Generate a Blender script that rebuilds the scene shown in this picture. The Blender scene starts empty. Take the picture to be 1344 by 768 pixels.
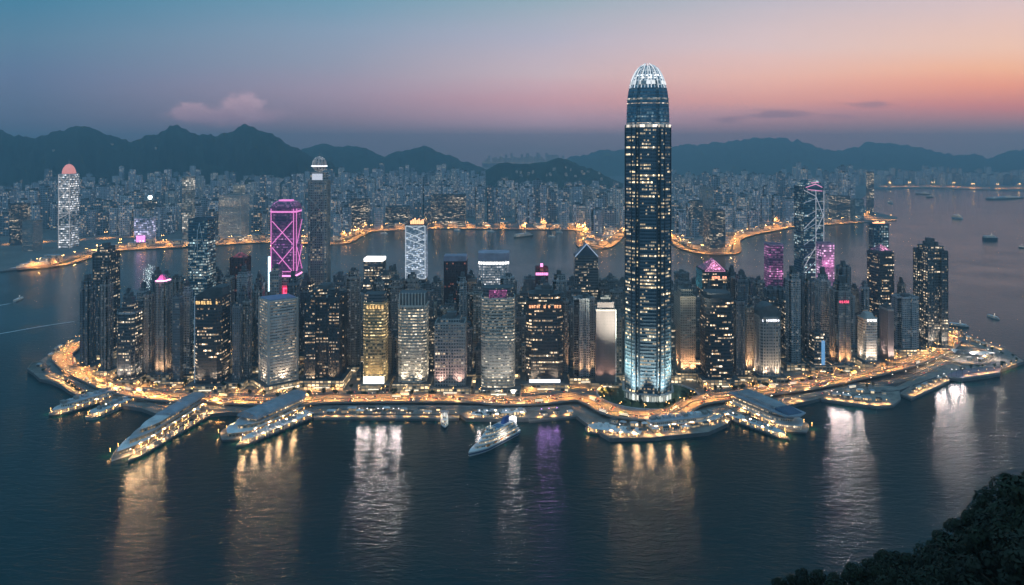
import bpy, math, random
from mathutils import Vector, Matrix
R = math.radians
rnd = random.Random(7)
SC = bpy.context.scene
COL = SC.collection

# ------------------------------------------------------------------ camera
HC, F, HV = 302.0, 1000.0, 200.0        # camera height, focal length in photo pixels, row of the horizon
cam = bpy.data.cameras.new('camera'); co = bpy.data.objects.new('camera', cam); COL.objects.link(co)
co.location = (0, 0, HC); co.rotation_euler = (R(90), 0, 0)
cam.sensor_width = 36; cam.lens = 36 * F / 1344; cam.shift_y = -(384 - HV) / 1344
cam.clip_start = 1; cam.clip_end = 60000
SC.camera = co

# ------------------------------------------------------------------ view, sampling
SC.view_settings.view_transform = 'Standard'; SC.view_settings.look = 'None'
SC.view_settings.exposure = 0.0; SC.view_settings.gamma = 1
SC.render.engine = 'CYCLES'
cy = SC.cycles
cy.use_denoising = True
cy.max_bounces = 5; cy.diffuse_bounces = 2; cy.glossy_bounces = 3; cy.transmission_bounces = 2
cy.volume_bounces = 0; cy.transparent_max_bounces = 8
cy.sample_clamp_indirect = 6; cy.sample_clamp_direct = 0
cy.caustics_reflective = False; cy.caustics_refractive = False
cy.use_light_tree = True

def srgb(r, g, b, k=1.0):
    f = lambda c: (c / 255 / 12.92) if c / 255 <= 0.04045 else ((c / 255 + 0.055) / 1.055) ** 2.4
    return (f(r) * k, f(g) * k, f(b) * k, 1)

# ------------------------------------------------------------------ node helpers
class NT:
    def __init__(s, nt): s.nt = nt
    def n(s, t, **kw):
        x = s.nt.nodes.new(t)
        for k, v in kw.items(): setattr(x, k, v)
        return x
    def put(s, sock, v):
        if v is None: return
        if isinstance(v, bpy.types.NodeSocket): s.nt.links.new(v, sock)
        else: sock.default_value = v
    def m(s, op, a, b=None, c=None, clamp=False):
        x = s.n('ShaderNodeMath', operation=op); x.use_clamp = clamp
        s.put(x.inputs[0], a); s.put(x.inputs[1], b)
        if c is not None: s.put(x.inputs[2], c)
        return x.outputs[0]
    def mr(s, v, a, b, c=0.0, d=1.0, smooth=False):
        x = s.n('ShaderNodeMapRange'); x.clamp = True
        if smooth: x.interpolation_type = 'SMOOTHSTEP'
        for i, q in enumerate((v, a, b, c, d)): s.put(x.inputs[i], q)
        return x.outputs[0]
    def mix(s, f, a, b, mode='MIX'):
        x = s.n('ShaderNodeMix', data_type='RGBA', blend_type=mode)
        s.put(x.inputs[0], f); s.put(x.inputs[6], a); s.put(x.inputs[7], b)
        return x.outputs[2]
    def xyz(s, v):
        x = s.n('ShaderNodeSeparateXYZ'); s.put(x.inputs[0], v); return x.outputs
    def cmb(s, a, b, c):
        x = s.n('ShaderNodeCombineXYZ')
        for i, q in enumerate((a, b, c)): s.put(x.inputs[i], q)
        return x.outputs[0]
    def ramp(s, f, stops):
        x = s.n('ShaderNodeValToRGB'); s.put(x.inputs[0], f)
        e = x.color_ramp.elements
        while len(e) > 1: e.remove(e[-1])
        e[0].position, e[0].color = stops[0]
        for p, c in stops[1:]:
            q = e.new(p); q.color = c
        return x.outputs[0]
    def noise(s, v, sc, det=3.0, rough=0.5, dist=0.0, dim='3D'):
        x = s.n('ShaderNodeTexNoise', noise_dimensions=dim)
        s.put(x.inputs['Vector'], v)
        x.inputs['Scale'].default_value = sc; x.inputs['Detail'].default_value = det
        x.inputs['Roughness'].default_value = rough; x.inputs['Distortion'].default_value = dist
        return x.outputs[0]

# ------------------------------------------------------------------ world: dusk sky, teal on one side, afterglow on the other
SKY_GAIN = 1.0
W = bpy.data.worlds.new('World'); SC.world = W; W.use_nodes = True
t = NT(W.node_tree); W.node_tree.nodes.clear()
tc = t.n('ShaderNodeTexCoord').outputs['Generated']
X, Y, Z = t.xyz(tc)[:3]
hyp = t.m('SQRT', t.m('ADD', t.m('MULTIPLY', X, X), t.m('MULTIPLY', Y, Y)))
tt = t.m('DIVIDE', Z, t.m('MAXIMUM', Y, 0.25))
az = t.m('ARCTAN2', X, Y)
wob = t.noise(t.cmb(t.m('MULTIPLY', az, 2.0), t.m('MULTIPLY', tt, 14.0), 0.3), 1.6, 4, 0.55)
pos = t.m('ADD', t.m('MULTIPLY', tt, 1.0), t.m('MULTIPLY', t.m('SUBTRACT', wob, 0.5), 0.02))
HAZE, HTOP = 1.4e-4, 640.0
def veil(v, r, g, b, S):     # the sky beyond the haze, so that sky plus haze has the colour seen
    tn = max(.001, (HV - v) / 1000); d = min((HTOP - HC) / tn, 14500) * math.sqrt(1 + tn * tn); T = math.exp(-HAZE * d)
    L = srgb(r, g, b); return tuple(max(.02, min(1.5, (L[k] - S[k] * (1 - T)) / max(T, .3))) for k in range(3)) + (1,)
def rp(S, *st):        # stops given as photo rows and sRGB colours
    out = [((HV - v) / 1000, veil(v, *c, S)) for v, c in st]
    out += [(0.27, srgb(44, 108, 134)), (0.36, srgb(14, 72, 92)), (0.78, srgb(16, 76, 98)), (0.97, srgb(90, 165, 205)), (1.0, srgb(92, 162, 202))]
    return t.ramp(pos, out)
SL, SR = (.024, .10, .17), (.06, .145, .23); SM = tuple((a + b) / 2 for a, b in zip(SL, SR))
c0 = rp(SL, (190, (80, 104, 132)), (140, (82, 107, 135)), (100, (90, 116, 148)), (50, (86, 126, 154)), (0, (68, 126, 156)))
c1 = rp(SM, (185, (108, 118, 142)), (150, (128, 124, 146)), (120, (148, 140, 162)), (80, (142, 150, 172)), (40, (132, 154, 178)), (0, (108, 152, 176)))
c2 = rp(SM, (195, (112, 122, 144)), (160, (146, 134, 154)), (130, (184, 148, 162)), (100, (190, 172, 182)), (50, (172, 172, 190)), (0, (144, 168, 182)))
c3 = rp(SR, (180, (136, 128, 150)), (150, (164, 138, 154)), (132, (206, 154, 154)), (100, (224, 178, 170)), (60, (214, 190, 192)), (0, (186, 182, 194)))
c4 = rp(SR, (200, (128, 134, 154)), (170, (136, 130, 148)), (140, (190, 130, 138)), (115, (228, 154, 138)), (90, (240, 180, 152)), (60, (236, 194, 176)), (0, (216, 192, 194)))
azp = [math.atan((u - 672) / 1000) for u in (30, 450, 720, 1000, 1320)]
c = t.mix(t.mr(az, azp[0], azp[1]), c0, c1)
c = t.mix(t.mr(az, azp[1], azp[2]), c, c2)
c = t.mix(t.mr(az, azp[2], azp[3]), c, c3)
c = t.mix(t.mr(az, azp[3], azp[4]), c, c4)
c = t.mix(t.mr(Y, 0.35, -0.3), c, srgb(138, 180, 208))
# clouds: one heap over the left hills, thin grey streaks on the right
iy = t.m('DIVIDE', 1.0, t.m('MAXIMUM', Y, 0.05))
PX = t.m('MULTIPLY', X, iy); PT = t.m('MULTIPLY', Z, iy)
def ell(u, v, a, b):
    dx = t.m('DIVIDE', t.m('SUBTRACT', PX, (u - 672) / 1000), a / 1000)
    dy = t.m('DIVIDE', t.m('SUBTRACT', PT, (HV - v) / 1000), b / 1000)
    return t.m('SQRT', t.m('ADD', t.m('MULTIPLY', dx, dx), t.m('MULTIPLY', dy, dy)))
def blob(e, nz, k, soft):
    return t.mr(t.m('SUBTRACT', t.m('ADD', 1.0, t.m('MULTIPLY', t.m('SUBTRACT', nz, 0.5), k)), e), 0.0, soft, smooth=True)
vec = t.cmb(t.m('MULTIPLY', PX, 1.0), t.m('MULTIPLY', PT, 1.5), 0.0)
nz = t.noise(vec, 48, 8, 0.66, 0.15)
h1 = blob(ell(300, 153, 96, 17), nz, 0.9, 0.6)
h2 = blob(ell(318, 140, 36, 22), nz, 1.2, 0.5)
h3 = blob(ell(252, 148, 40, 16), nz, 1.1, 0.5)
heap = t.m('MAXIMUM', t.m('MAXIMUM', h1, h2), h3)
shade = t.mr(t.m('ADD', PT, t.m('MULTIPLY', t.m('SUBTRACT', nz, 0.5), 0.05)), 0.036, 0.072)
c = t.mix(t.m('MULTIPLY', heap, 0.85), c, t.mix(shade, veil(158, 118, 114, 138, SL), veil(134, 164, 146, 164, SL)))
nz2 = t.noise(t.cmb(PX, t.m('MULTIPLY', PT, 5.0), 4.0), 22, 6, 0.6)
s1 = blob(ell(1022, 150, 56, 9), nz2, 2.2, 0.9); s2 = blob(ell(1140, 137, 42, 5), nz2, 2.4, 1.0); s3 = blob(ell(1110, 153, 60, 6), nz2, 2.4, 1.4)
s4 = blob(ell(960, 156, 40, 7), nz2, 2.4, 1.4)
c = t.mix(t.m('MULTIPLY', t.m('MAXIMUM', t.m('MAXIMUM', s1, s4), t.m('MAXIMUM', t.m('MULTIPLY', s2, 0.8), t.m('MULTIPLY', s3, 0.5))), 0.75), c, veil(150, 124, 118, 142, SR))
nish = t.n('ShaderNodeTexSky', sky_type='NISHITA')
nish.sun_disc = False; nish.sun_elevation = R(-1.5); nish.sun_rotation = R(55); nish.altitude = 300
bg1 = t.n('ShaderNodeBackground'); t.put(bg1.inputs[0], nish.outputs[0]); bg1.inputs[1].default_value = 0.05
bg2 = t.n('ShaderNodeBackground'); t.put(bg2.inputs[0], c); bg2.inputs[1].default_value = SKY_GAIN
ad = t.n('ShaderNodeAddShader'); t.put(ad.inputs[0], bg1.outputs[0]); t.put(ad.inputs[1], bg2.outputs[0])
t.put(t.n('ShaderNodeOutputWorld').inputs[0], ad.outputs[0])

# the last warm light of the sun, just under the horizon on the right
sl = bpy.data.lights.new('sun', 'SUN'); sl.energy = 0.10; sl.angle = R(12); sl.color = (1, 0.62, 0.5)
so = bpy.data.objects.new('sun', sl); COL.objects.link(so)
so.rotation_euler = (R(80), 0, R(-55 + 180))

# ------------------------------------------------------------------ pixel row/column of the photo -> place on a level plane
def G(u, v, z=0.0):
    y = F * (HC - z) / (v - HV)
    return ((u - 672) * y / F, y)

# ------------------------------------------------------------------ mesh builder
class MB:
    def __init__(s): s.v = []; s.f = []; s.uv = []; s.mi = []
    def face(s, pts, uv=None, mi=0):
        b = len(s.v); s.v += [tuple(p) for p in pts]; s.f.append(tuple(range(b, b + len(pts))))
        s.uv += uv if uv else [(p[0], p[1]) for p in pts]; s.mi.append(mi)
    def prism(s, poly, z0, z1, cap=True, mi=0, cmi=None, top=None, bottom=False, u0=0.0):
        tp = top or poly; n = len(poly); u = u0
        for i in range(n):
            a, b = poly[i], poly[(i + 1) % n]; c, d = tp[(i + 1) % n], tp[i]
            L = math.hypot(b[0] - a[0], b[1] - a[1])
            s.face([(a[0], a[1], z0), (b[0], b[1], z0), (c[0], c[1], z1), (d[0], d[1], z1)], [(u, z0), (u + L, z0), (u + L, z1), (u, z1)], mi)
            u += L
        if cap: s.face([(p[0], p[1], z1) for p in tp], None, mi if cmi is None else cmi)
        if bottom: s.face([(p[0], p[1], z0) for p in reversed(poly)], None, mi)
        return s
    def box(s, x0, x1, y0, y1, z0, z1, mi=0, rot=0.0, c=(0, 0), bottom=True):
        p = [(x0, y0), (x1, y0), (x1, y1), (x0, y1)]
        if rot or c != (0, 0):
            cs, sn = math.cos(rot), math.sin(rot); p = [(c[0] + x * cs - y * sn, c[1] + x * sn + y * cs) for x, y in p]
        return s.prism(p, z0, z1, True, mi, bottom=bottom)
    def tube(s, a, b, r0, r1=None, n=6, mi=0):
        r1 = r0 if r1 is None else r1
        a, b = Vector(a), Vector(b); d = (b - a).normalized()
        q = Vector((0, 0, 1)) if abs(d.z) < 0.9 else Vector((1, 0, 0))
        e = d.cross(q).normalized(); g = d.cross(e)
        A = [a + (e * math.cos(2 * math.pi * i / n) + g * math.sin(2 * math.pi * i / n)) * r0 for i in range(n)]
        B = [b + (e * math.cos(2 * math.pi * i / n) + g * math.sin(2 * math.pi * i / n)) * r1 for i in range(n)]
        for i in range(n):
            j = (i + 1) % n; s.face([A[j], A[i], B[i], B[j]], None, mi)
        s.face(A, None, mi); s.face(list(reversed(B)), None, mi)
        return s
    def grid(s, P, mi=0):
        for i in range(len(P) - 1):
            for j in range(len(P[0]) - 1):
                s.face([P[i][j], P[i + 1][j], P[i + 1][j + 1], P[i][j + 1]], None, mi)
        return s
    def mesh(s, name, mats, weld=False, smooth=False):
        me = bpy.data.meshes.new(name); me.from_pydata(s.v, [], s.f)
        l = me.uv_layers.new(name='UVMap'); l.data.foreach_set('uv', [c for p in s.uv for c in p])
        for m in (mats if isinstance(mats, (list, tuple)) else [mats]): me.materials.append(m)
        me.polygons.foreach_set('material_index', s.mi)
        if weld:
            import bmesh
            bm = bmesh.new(); bm.from_mesh(me); bmesh.ops.remove_doubles(bm, verts=bm.verts, dist=0.01); bm.to_mesh(me); bm.free()
        if smooth: me.polygons.foreach_set('use_smooth', [True] * len(me.polygons))
        me.update(); return me
    def build(s, name, mats, parent=None, loc=(0, 0, 0), rz=0.0, **k):
        o = bpy.data.objects.new(name, s.mesh(name, mats, **k)); COL.objects.link(o)
        o.parent = parent; o.location = loc; o.rotation_euler = (0, 0, rz); return o

def empty(name, loc, rz=0.0):
    o = bpy.data.objects.new(name, None); COL.objects.link(o); o.location = loc; o.rotation_euler = (0, 0, rz); o.empty_display_size = 1
    return o
def tag(o, label=None, cat=None, group=None, kind=None):
    if label: o['label'] = label
    if cat: o['category'] = cat
    if group: o['group'] = group
    if kind: o['kind'] = kind
    return o
KIDS = {}
def copy_tree(o, parent=None, **kw):
    c = o.copy(); COL.objects.link(c); c.parent = parent
    for ch in list(o.children): copy_tree(ch, c)
    return c
def offset(poly, d):
    n = len(poly); out = []
    for i in range(n):
        p, q, r = poly[i - 1], poly[i], poly[(i + 1) % n]
        a = Vector((q[0] - p[0], q[1] - p[1])).normalized(); b = Vector((r[0] - q[0], r[1] - q[1])).normalized()
        na, nb = Vector((a.y, -a.x)), Vector((b.y, -b.x)); m = na + nb
        k = d / max(0.3, (1 + na.dot(nb)))
        out.append((q[0] + m.x * k, q[1] + m.y * k))
    return out

# ------------------------------------------------------------------ materials
MATS = {}
def mat(name, col, rough=0.7, metal=0.0, emit=None, es=0.0, var=0.25, vs=0.08, sample=False, spec=0.5):
    if name in MATS: return MATS[name]
    m = bpy.data.materials.new(name); m.use_nodes = True; t = NT(m.node_tree)
    b = m.node_tree.nodes['Principled BSDF']
    col = tuple(col[:3]) + (1,)
    if var:
        g = t.n('ShaderNodeTexCoord').outputs['Object']
        nz = t.noise(g, vs, 5, 0.6)
        k = t.mr(nz, 0.3, 0.7, 1 - var, 1 + var)
        rn = t.mr(t.n('ShaderNodeObjectInfo').outputs['Random'], 0, 1, 1 - var * .5, 1 + var * .5)
        vv = t.n('ShaderNodeVectorMath', operation='SCALE'); vv.inputs[0].default_value = col[:3]; t.put(vv.inputs['Scale'], t.m('MULTIPLY', k, rn))
        t.put(b.inputs['Base Color'], vv.outputs[0])
    else: b.inputs['Base Color'].default_value = col
    b.inputs['Roughness'].default_value = rough; b.inputs['Metallic'].default_value = metal
    b.inputs['Specular IOR Level'].default_value = spec
    if emit:
        b.inputs['Emission Color'].default_value = tuple(emit[:3]) + (1,); b.inputs['Emission Strength'].default_value = es
    m.cycles.emission_sampling = 'FRONT' if sample else 'NONE'
    MATS[name] = m; return m

# facade pattern: bays and storeys in metres from the UV map, some rooms lit
fg = bpy.data.node_groups.new('facade_pattern', 'ShaderNodeTree')
def gi(n, ty, d):
    s = fg.interface.new_socket(n, in_out='INPUT', socket_type=ty); s.default_value = d
for n, d in (('CW', 3.0), ('FH', 4.0), ('MX', .1), ('MZ', .35), ('P', .1), ('ROW', .5), ('STR', 2.0)): gi(n, 'NodeSocketFloat', d)
for n in ('Wall', 'Glass', 'LitA', 'LitB'): gi(n, 'NodeSocketColor', (.5, .5, .5, 1))
fg.interface.new_socket('Color', in_out='OUTPUT', socket_type='NodeSocketColor')
fg.interface.new_socket('Rough', in_out='OUTPUT', socket_type='NodeSocketFloat')
fg.interface.new_socket('EmitColor', in_out='OUTPUT', socket_type='NodeSocketColor')
fg.interface.new_socket('Emit', in_out='OUTPUT', socket_type='NodeSocketFloat')
t = NT(fg); I = t.n('NodeGroupInput').outputs; O = t.n('NodeGroupOutput').inputs
uv = t.xyz(t.n('ShaderNodeUVMap', uv_map='UVMap').outputs[0])
a = t.m('DIVIDE', uv[0], I['CW']); b = t.m('DIVIDE', uv[1], I['FH'])
ia = t.m('FLOOR', a); ib = t.m('FLOOR', b); fa = t.m('SUBTRACT', a, ia); fb = t.m('SUBTRACT', b, ib)
win = t.m('MULTIPLY', t.m('MULTIPLY', t.m('GREATER_THAN', fa, I['MX']), t.m('LESS_THAN', fa, t.m('SUBTRACT', 1.0, I['MX']))), t.m('GREATER_THAN', fb, I['MZ']))
rd = t.m('MULTIPLY', t.n('ShaderNodeObjectInfo').outputs['Random'], 97.3)
def wn(v):
    x = t.n('ShaderNodeTexWhiteNoise', noise_dimensions='3D'); t.put(x.inputs['Vector'], v); return x.outputs
w1 = wn(t.cmb(ia, ib, rd)); w1v = w1[0]; w1c = t.xyz(w1[1])
row = wn(t.cmb(t.m('FLOOR', t.m('DIVIDE', t.m('ADD', ia, t.m('MULTIPLY', ib, 1.7)), 6.0)), ib, t.m('ADD', rd, 3.3)))[0]
full = wn(t.cmb(5.0, ib, t.m('ADD', rd, 9.1)))[0]
band = t.noise(t.cmb(t.m('MULTIPLY', ib, 0.13), t.m('MULTIPLY', ia, 0.02), rd), 1.0, 2)
rowp = t.m('ADD', t.m('MULTIPLY', t.m('LESS_THAN', row, t.m('MULTIPLY', I['P'], 1.6)), 0.75), t.m('MULTIPLY', t.m('LESS_THAN', full, t.m('MULTIPLY', I['P'], 0.35)), 0.6))
p = t.m('ADD', t.m('MULTIPLY', I['P'], t.m('SUBTRACT', 1.0, I['ROW'])), t.m('MULTIPLY', rowp, I['ROW']))
p = t.m('MULTIPLY', p, t.mr(band, 0.32, 0.62, 0.25, 1.6))
lit = t.m('LESS_THAN', w1v, p)
s = t.m('MULTIPLY', t.m('MULTIPLY', lit, win), t.m('ADD', 0.25, t.m('MULTIPLY', t.m('POWER', w1c[0], 3.5), 2.4)))
# blinds: the lit part of a pane starts at a different height in each bay
s = t.m('MULTIPLY', s, t.m('ADD', 0.35, t.m('MULTIPLY', t.m('LESS_THAN', fb, t.m('ADD', 0.6, t.m('MULTIPLY', w1c[1], 0.5))), 0.65)))
t.put(O['Emit'], t.m('MULTIPLY', s, t.m('MULTIPLY', I['STR'], 0.5)))
t.put(O['EmitColor'], t.mix(w1c[2], I['LitA'], I['LitB']))
dirt = t.noise(t.cmb(t.m('MULTIPLY', uv[0], 0.15), t.m('MULTIPLY', uv[1], 0.02), rd), 1.0, 5, 0.6)
wallc = t.mix(1.0, I['Wall'], t.ramp(dirt, [(0.25, (0.68, 0.68, 0.68, 1)), (0.75, (1.15, 1.15, 1.15, 1))]), 'MULTIPLY')
gl = t.mix(t.m('MULTIPLY', w1c[1], 0.6), I['Glass'], (0.09, 0.10, 0.11, 1))
t.put(O['Color'], t.mix(win, wallc, gl))
t.put(O['Rough'], t.m('ADD', t.m('MULTIPLY', win, -0.42), t.m('ADD', 0.6, t.m('MULTIPLY', w1c[0], 0.06))))

WARM = (1.0, 0.70, 0.40); PALE = (1.0, 0.84, 0.62); COOL = (0.85, 0.93, 1.0); AMB = (1.0, 0.58, 0.26)
def fac(name, wall, glass=(0.02, 0.03, 0.04), cw=3.0, fh=3.9, mx=.1, mz=.38, p=.1, row=.5, s=2.0, la=WARM, lb=PALE, metal=0.0):
    if name in MATS: return MATS[name]
    m = bpy.data.materials.new(name); m.use_nodes = True; t = NT(m.node_tree)
    b = m.node_tree.nodes['Principled BSDF']
    g = t.n('ShaderNodeGroup'); g.node_tree = fg
    for k, v in (('CW', cw), ('FH', fh), ('MX', mx), ('MZ', mz), ('P', p), ('ROW', row), ('STR', s)): g.inputs[k].default_value = v
    for k, v in (('Wall', wall), ('Glass', glass), ('LitA', la), ('LitB', lb)): g.inputs[k].default_value = tuple(v[:3]) + (1,)
    t.put(b.inputs['Base Color'], g.outputs['Color']); t.put(b.inputs['Roughness'], g.outputs['Rough'])
    t.put(b.inputs['Emission Color'], g.outputs['EmitColor']); t.put(b.inputs['Emission Strength'], g.outputs['Emit'])
    b.inputs['Metallic'].default_value = metal
    m.cycles.emission_sampling = 'NONE'; MATS[name] = m; return m

def pat(name, wall, col, s, cw=2.6, fh=2.6):
    return fac(name, wall, tuple(c * .4 for c in wall), cw, fh, .10, .16, .85, .0, s, col, tuple(min(1, c * 1.2 + .08) for c in col))
def glow(name, col, es, sample=False): return mat(name, (0.3, 0.3, 0.3), 0.5, 0, col, es, var=0, sample=sample)

concrete = mat('concrete', (0.30, 0.29, 0.28), 0.8); dark_concrete = mat('dark_concrete', (0.12, 0.12, 0.125), 0.8)
roofm = mat('roof_felt', (0.10, 0.105, 0.11), 0.85, vs=0.15, var=0.35); pale_roof = mat('pale_roof', (0.42, 0.43, 0.46), 0.55)
steel = mat('steel', (0.34, 0.36, 0.38), 0.4, 0.7); darksteel = mat('dark_steel', (0.06, 0.07, 0.08), 0.4, 0.5)
white = mat('white_paint', (0.72, 0.72, 0.72), 0.45); navy = mat('navy_paint', (0.03, 0.06, 0.16), 0.4)
asphalt = mat('asphalt', (0.21, 0.20, 0.185), 0.75, vs=0.05); paving = mat('paving', (0.22, 0.20, 0.18), 0.8, vs=0.06, var=0.4)
lawn = mat('lawn', (0.045, 0.07, 0.03), 0.9, vs=0.07, var=0.5); lane = mat('lane_paint', (0.75, 0.74, 0.7), 0.6)
sodium = glow('sodium_lamp', (1, 0.50, 0.14), 16); whitelamp = glow('white_lamp', (1, 0.88, 0.7), 14)
head = glow('headlight_glow', (1, 0.82, 0.55), 9); tail = glow('tail_glow', (1, 0.10, 0.03), 5)
shop = fac('shopfront', (0.32, 0.30, 0.27), (0.1, 0.09, 0.07), 5, 4.2, .12, .3, .75, .15, 2.2, (1, .62, .28), (1, .8, .5))

# ------------------------------------------------------------------ water
def build_water():
    m = bpy.data.materials.new('sea_water'); m.use_nodes = True; t = NT(m.node_tree)
    b = m.node_tree.nodes['Principled BSDF']
    b.inputs['Base Color'].default_value = (0.0002, 0.024, 0.027, 1); b.inputs['Roughness'].default_value = 0.09
    b.inputs['IOR'].default_value = 1.36
    g = t.n('ShaderNodeNewGeometry').outputs['Position']; x = t.xyz(g)
    warp = t.noise(g, 0.004, 3)
    v1 = t.cmb(t.m('MULTIPLY', x[0], 0.38), t.m('ADD', x[1], t.m('MULTIPLY', warp, 60.0)), 0.0)
    n1 = t.noise(v1, 0.17, 3, 0.55, 0.5)
    n2 = t.noise(t.cmb(t.m('MULTIPLY', x[0], 0.45), x[1], 5.0), 0.62, 4, 0.6, 0.6)
    n3 = t.noise(g, 0.006, 4, 0.55)
    # gusts: patches of rougher and calmer water
    amp = t.m('MULTIPLY', t.mr(n3, 0.35, 0.65, 0.6, 1.2), t.mr(x[1], 950.0, 1350.0, 1.0, 0.45))   # calmer in the lee of the towers
    h = t.m('MULTIPLY', t.m('ADD', t.m('MULTIPLY', n1, 1.05), t.m('MULTIPLY', n2, 0.38)), amp)
    bp = t.n('ShaderNodeBump'); bp.inputs['Strength'].default_value = 1.0; bp.inputs['Distance'].default_value = 1.0
    t.put(bp.inputs['Height'], h); t.put(b.inputs['Normal'], bp.outputs[0])
    w = MB(); P = [(-11800, -400), (11800, -400), (11800, 14500), (-11800, 14500)]
    w.face([(p[0], p[1], 0) for p in P])
    tag(w.build('water', m), 'dark teal harbour water with light streaks', kind='structure')
build_water()

# ------------------------------------------------------------------ the haze
def build_haze():
    m = bpy.data.materials.new('haze_air'); m.use_nodes = True; t = NT(m.node_tree); m.node_tree.nodes.clear()
    pv = t.n('ShaderNodeVolumePrincipled'); pv.inputs['Color'].default_value = (0.52, 0.84, 1.0, 1)
    pv.inputs['Density'].default_value = HAZE; pv.inputs['Anisotropy'].default_value = 0.3
    t.put(t.n('ShaderNodeOutputMaterial').inputs['Volume'], pv.outputs[0])
    b = MB().box(-12000, 12000, -500, 14600, -1.5, HTOP)
    tag(b.build('haze', m), 'blue evening haze over the harbour', kind='stuff')
build_haze()

# ------------------------------------------------------------------ hills: ridge lines at their own distance, with gullied flanks
from mathutils import noise as mn
forest = mat('hill_forest', (0.018, 0.034, 0.022), 0.95, vs=0.012, var=0.8)
def prof(pts, u):
    for (a, b), (c, d) in zip(pts, pts[1:]):
        if a <= u <= c: k = (u - a) / (c - a); k = k * k * (3 - 2 * k) * .5 + k * .5; return b + (d - b) * k
    return pts[0][1] if u < pts[0][0] else pts[-1][1]
def ridge(label, pts, d, w, rough=1.0, step=3):
    u0, u1 = pts[0][0], pts[-1][0]; n = int((u1 - u0) / step); K = 28; P = []
    for i in range(n + 1):
        u = u0 + (u1 - u0) * i / n; col = []
        hz = HC + (HV - prof(pts, u)) * d / F
        hz += (mn.fractal(Vector((u * 0.045, d * .01, 0)), .8, 2, 6) * 20 + (.35 - abs(mn.noise(Vector((u * .09, d * .02, 3))))) * 22) * rough
        for k in range(K + 1):
            q = k / K * 2 - 1; y = d + q * w
            sp = abs(mn.fractal(Vector((u * 0.02 + q * .7, q * 1.6, d * .003)), 0.9, 2, 4))
            z = hz * (1 - abs(q) ** 1.25) * (1 - 0.85 * sp * min(1, abs(q) * 3.2)) - 12 * abs(q)
            x = (u - 672) * (d if True else y) / F * (y / d)
            z += mn.fractal(Vector((x * .006, y * .006, 1)), .9, 2, 4) * 12 * min(1, abs(q) * 4); col.append((x, y, z))
        P.append(col)
    b = MB().grid(P)
    tag(b.build('hills', forest, weld=True, smooth=True), label, kind='structure')
ridge('dark wooded hills behind the left of the far city', [(-420, 190), (-200, 168), (-80, 182), (0, 172), (20, 179), (45, 183), (80, 171), (112, 167), (150, 181), (178, 186), (205, 177), (228, 164), (262, 177), (290, 178), (322, 165), (350, 173), (385, 195), (410, 206), (450, 222), (520, 250)], 5500, 1150, 1.2)
ridge('middle range of rounded wooded hills', [(330, 245), (370, 214), (405, 193), (425, 189), (440, 194), (458, 190), (480, 197), (505, 204), (540, 196), (556, 192), (585, 203), (620, 216), (660, 230), (730, 258)], 7600, 1200)
ridge('low dark hill dotted with houses in the centre', [(590, 258), (630, 226), (660, 214), (700, 216), (735, 208), (765, 217), (800, 234), (860, 262)], 5600, 700, .7)
ridge('long pale mountain range across the right', [(560, 240), (640, 226), (700, 218), (740, 211), (760, 204), (800, 198), (850, 197), (900, 192), (940, 188), (990, 182), (1010, 184), (1030, 181), (1045, 184), (1062, 191), (1095, 199), (1145, 188), (1170, 190), (1200, 194), (1260, 204), (1300, 206), (1344, 196), (1500, 184), (1700, 200), (1850, 230)], 12000, 2300, 2.6)

from mathutils.bvhtree import BVHTree
bpy.context.view_layer.update()
for hill in [o for o in bpy.data.objects if o.name.startswith('hills')]:
    far_ = 'central' in hill['label'] or 'centre' in hill['label'] ; n_ = 26 if far_ else (3 if 'left' in hill['label'] else 0)
    if not n_: continue
    me = hill.data; tree_ = BVHTree.FromPolygons([v.co for v in me.vertices], [tuple(p.vertices) for p in me.polygons])
    for k in range(n_):
        u = rnd.uniform(655, 815) if far_ else rnd.uniform(60, 330); v = (236 - 10 * math.sin((u - 655) / 160 * math.pi) + rnd.uniform(-6, 6)) if far_ else rnd.uniform(186, 214)
        d_ = Vector(((u - 672) / F, 1, (HV - v) / F)).normalized(); hit = tree_.ray_cast(Vector((0, 0, HC)), d_)
        if hit[0] is None: continue
        w_, h_ = rnd.uniform(10, 26), rnd.uniform(8, 22); root = empty('hill_house', hit[0] - Vector((0, 0, 3))); tag(root, 'tiny pale house with lit windows on the %s' % ('low dark central hill' if far_ else 'high wooded hill at the left'), 'house', 'houses on the %s' % ('low dark central hill' if far_ else 'high hill at the left'))
        b = MB(); b.box(-w_ / 2, w_ / 2, -6, 6, 0, h_ + 3); b.build('body', fac('hill_house', (.5, .48, .45), (.2, .18, .15), 5, 5, .1, .3, .3, .0, 3, AMB, PALE), root)
        b = MB(); b.prism([(-w_ / 2 - .5, -6.5), (w_ / 2 + .5, -6.5), (w_ / 2 + .5, 6.5), (-w_ / 2 - .5, 6.5)], h_ + 3.01, h_ + 6, True, bottom=True, top=[(-w_ / 3, -.3), (w_ / 3, -.3), (w_ / 3, .3), (-w_ / 3, .3)]); b.build('roof', roofm, root)
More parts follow.
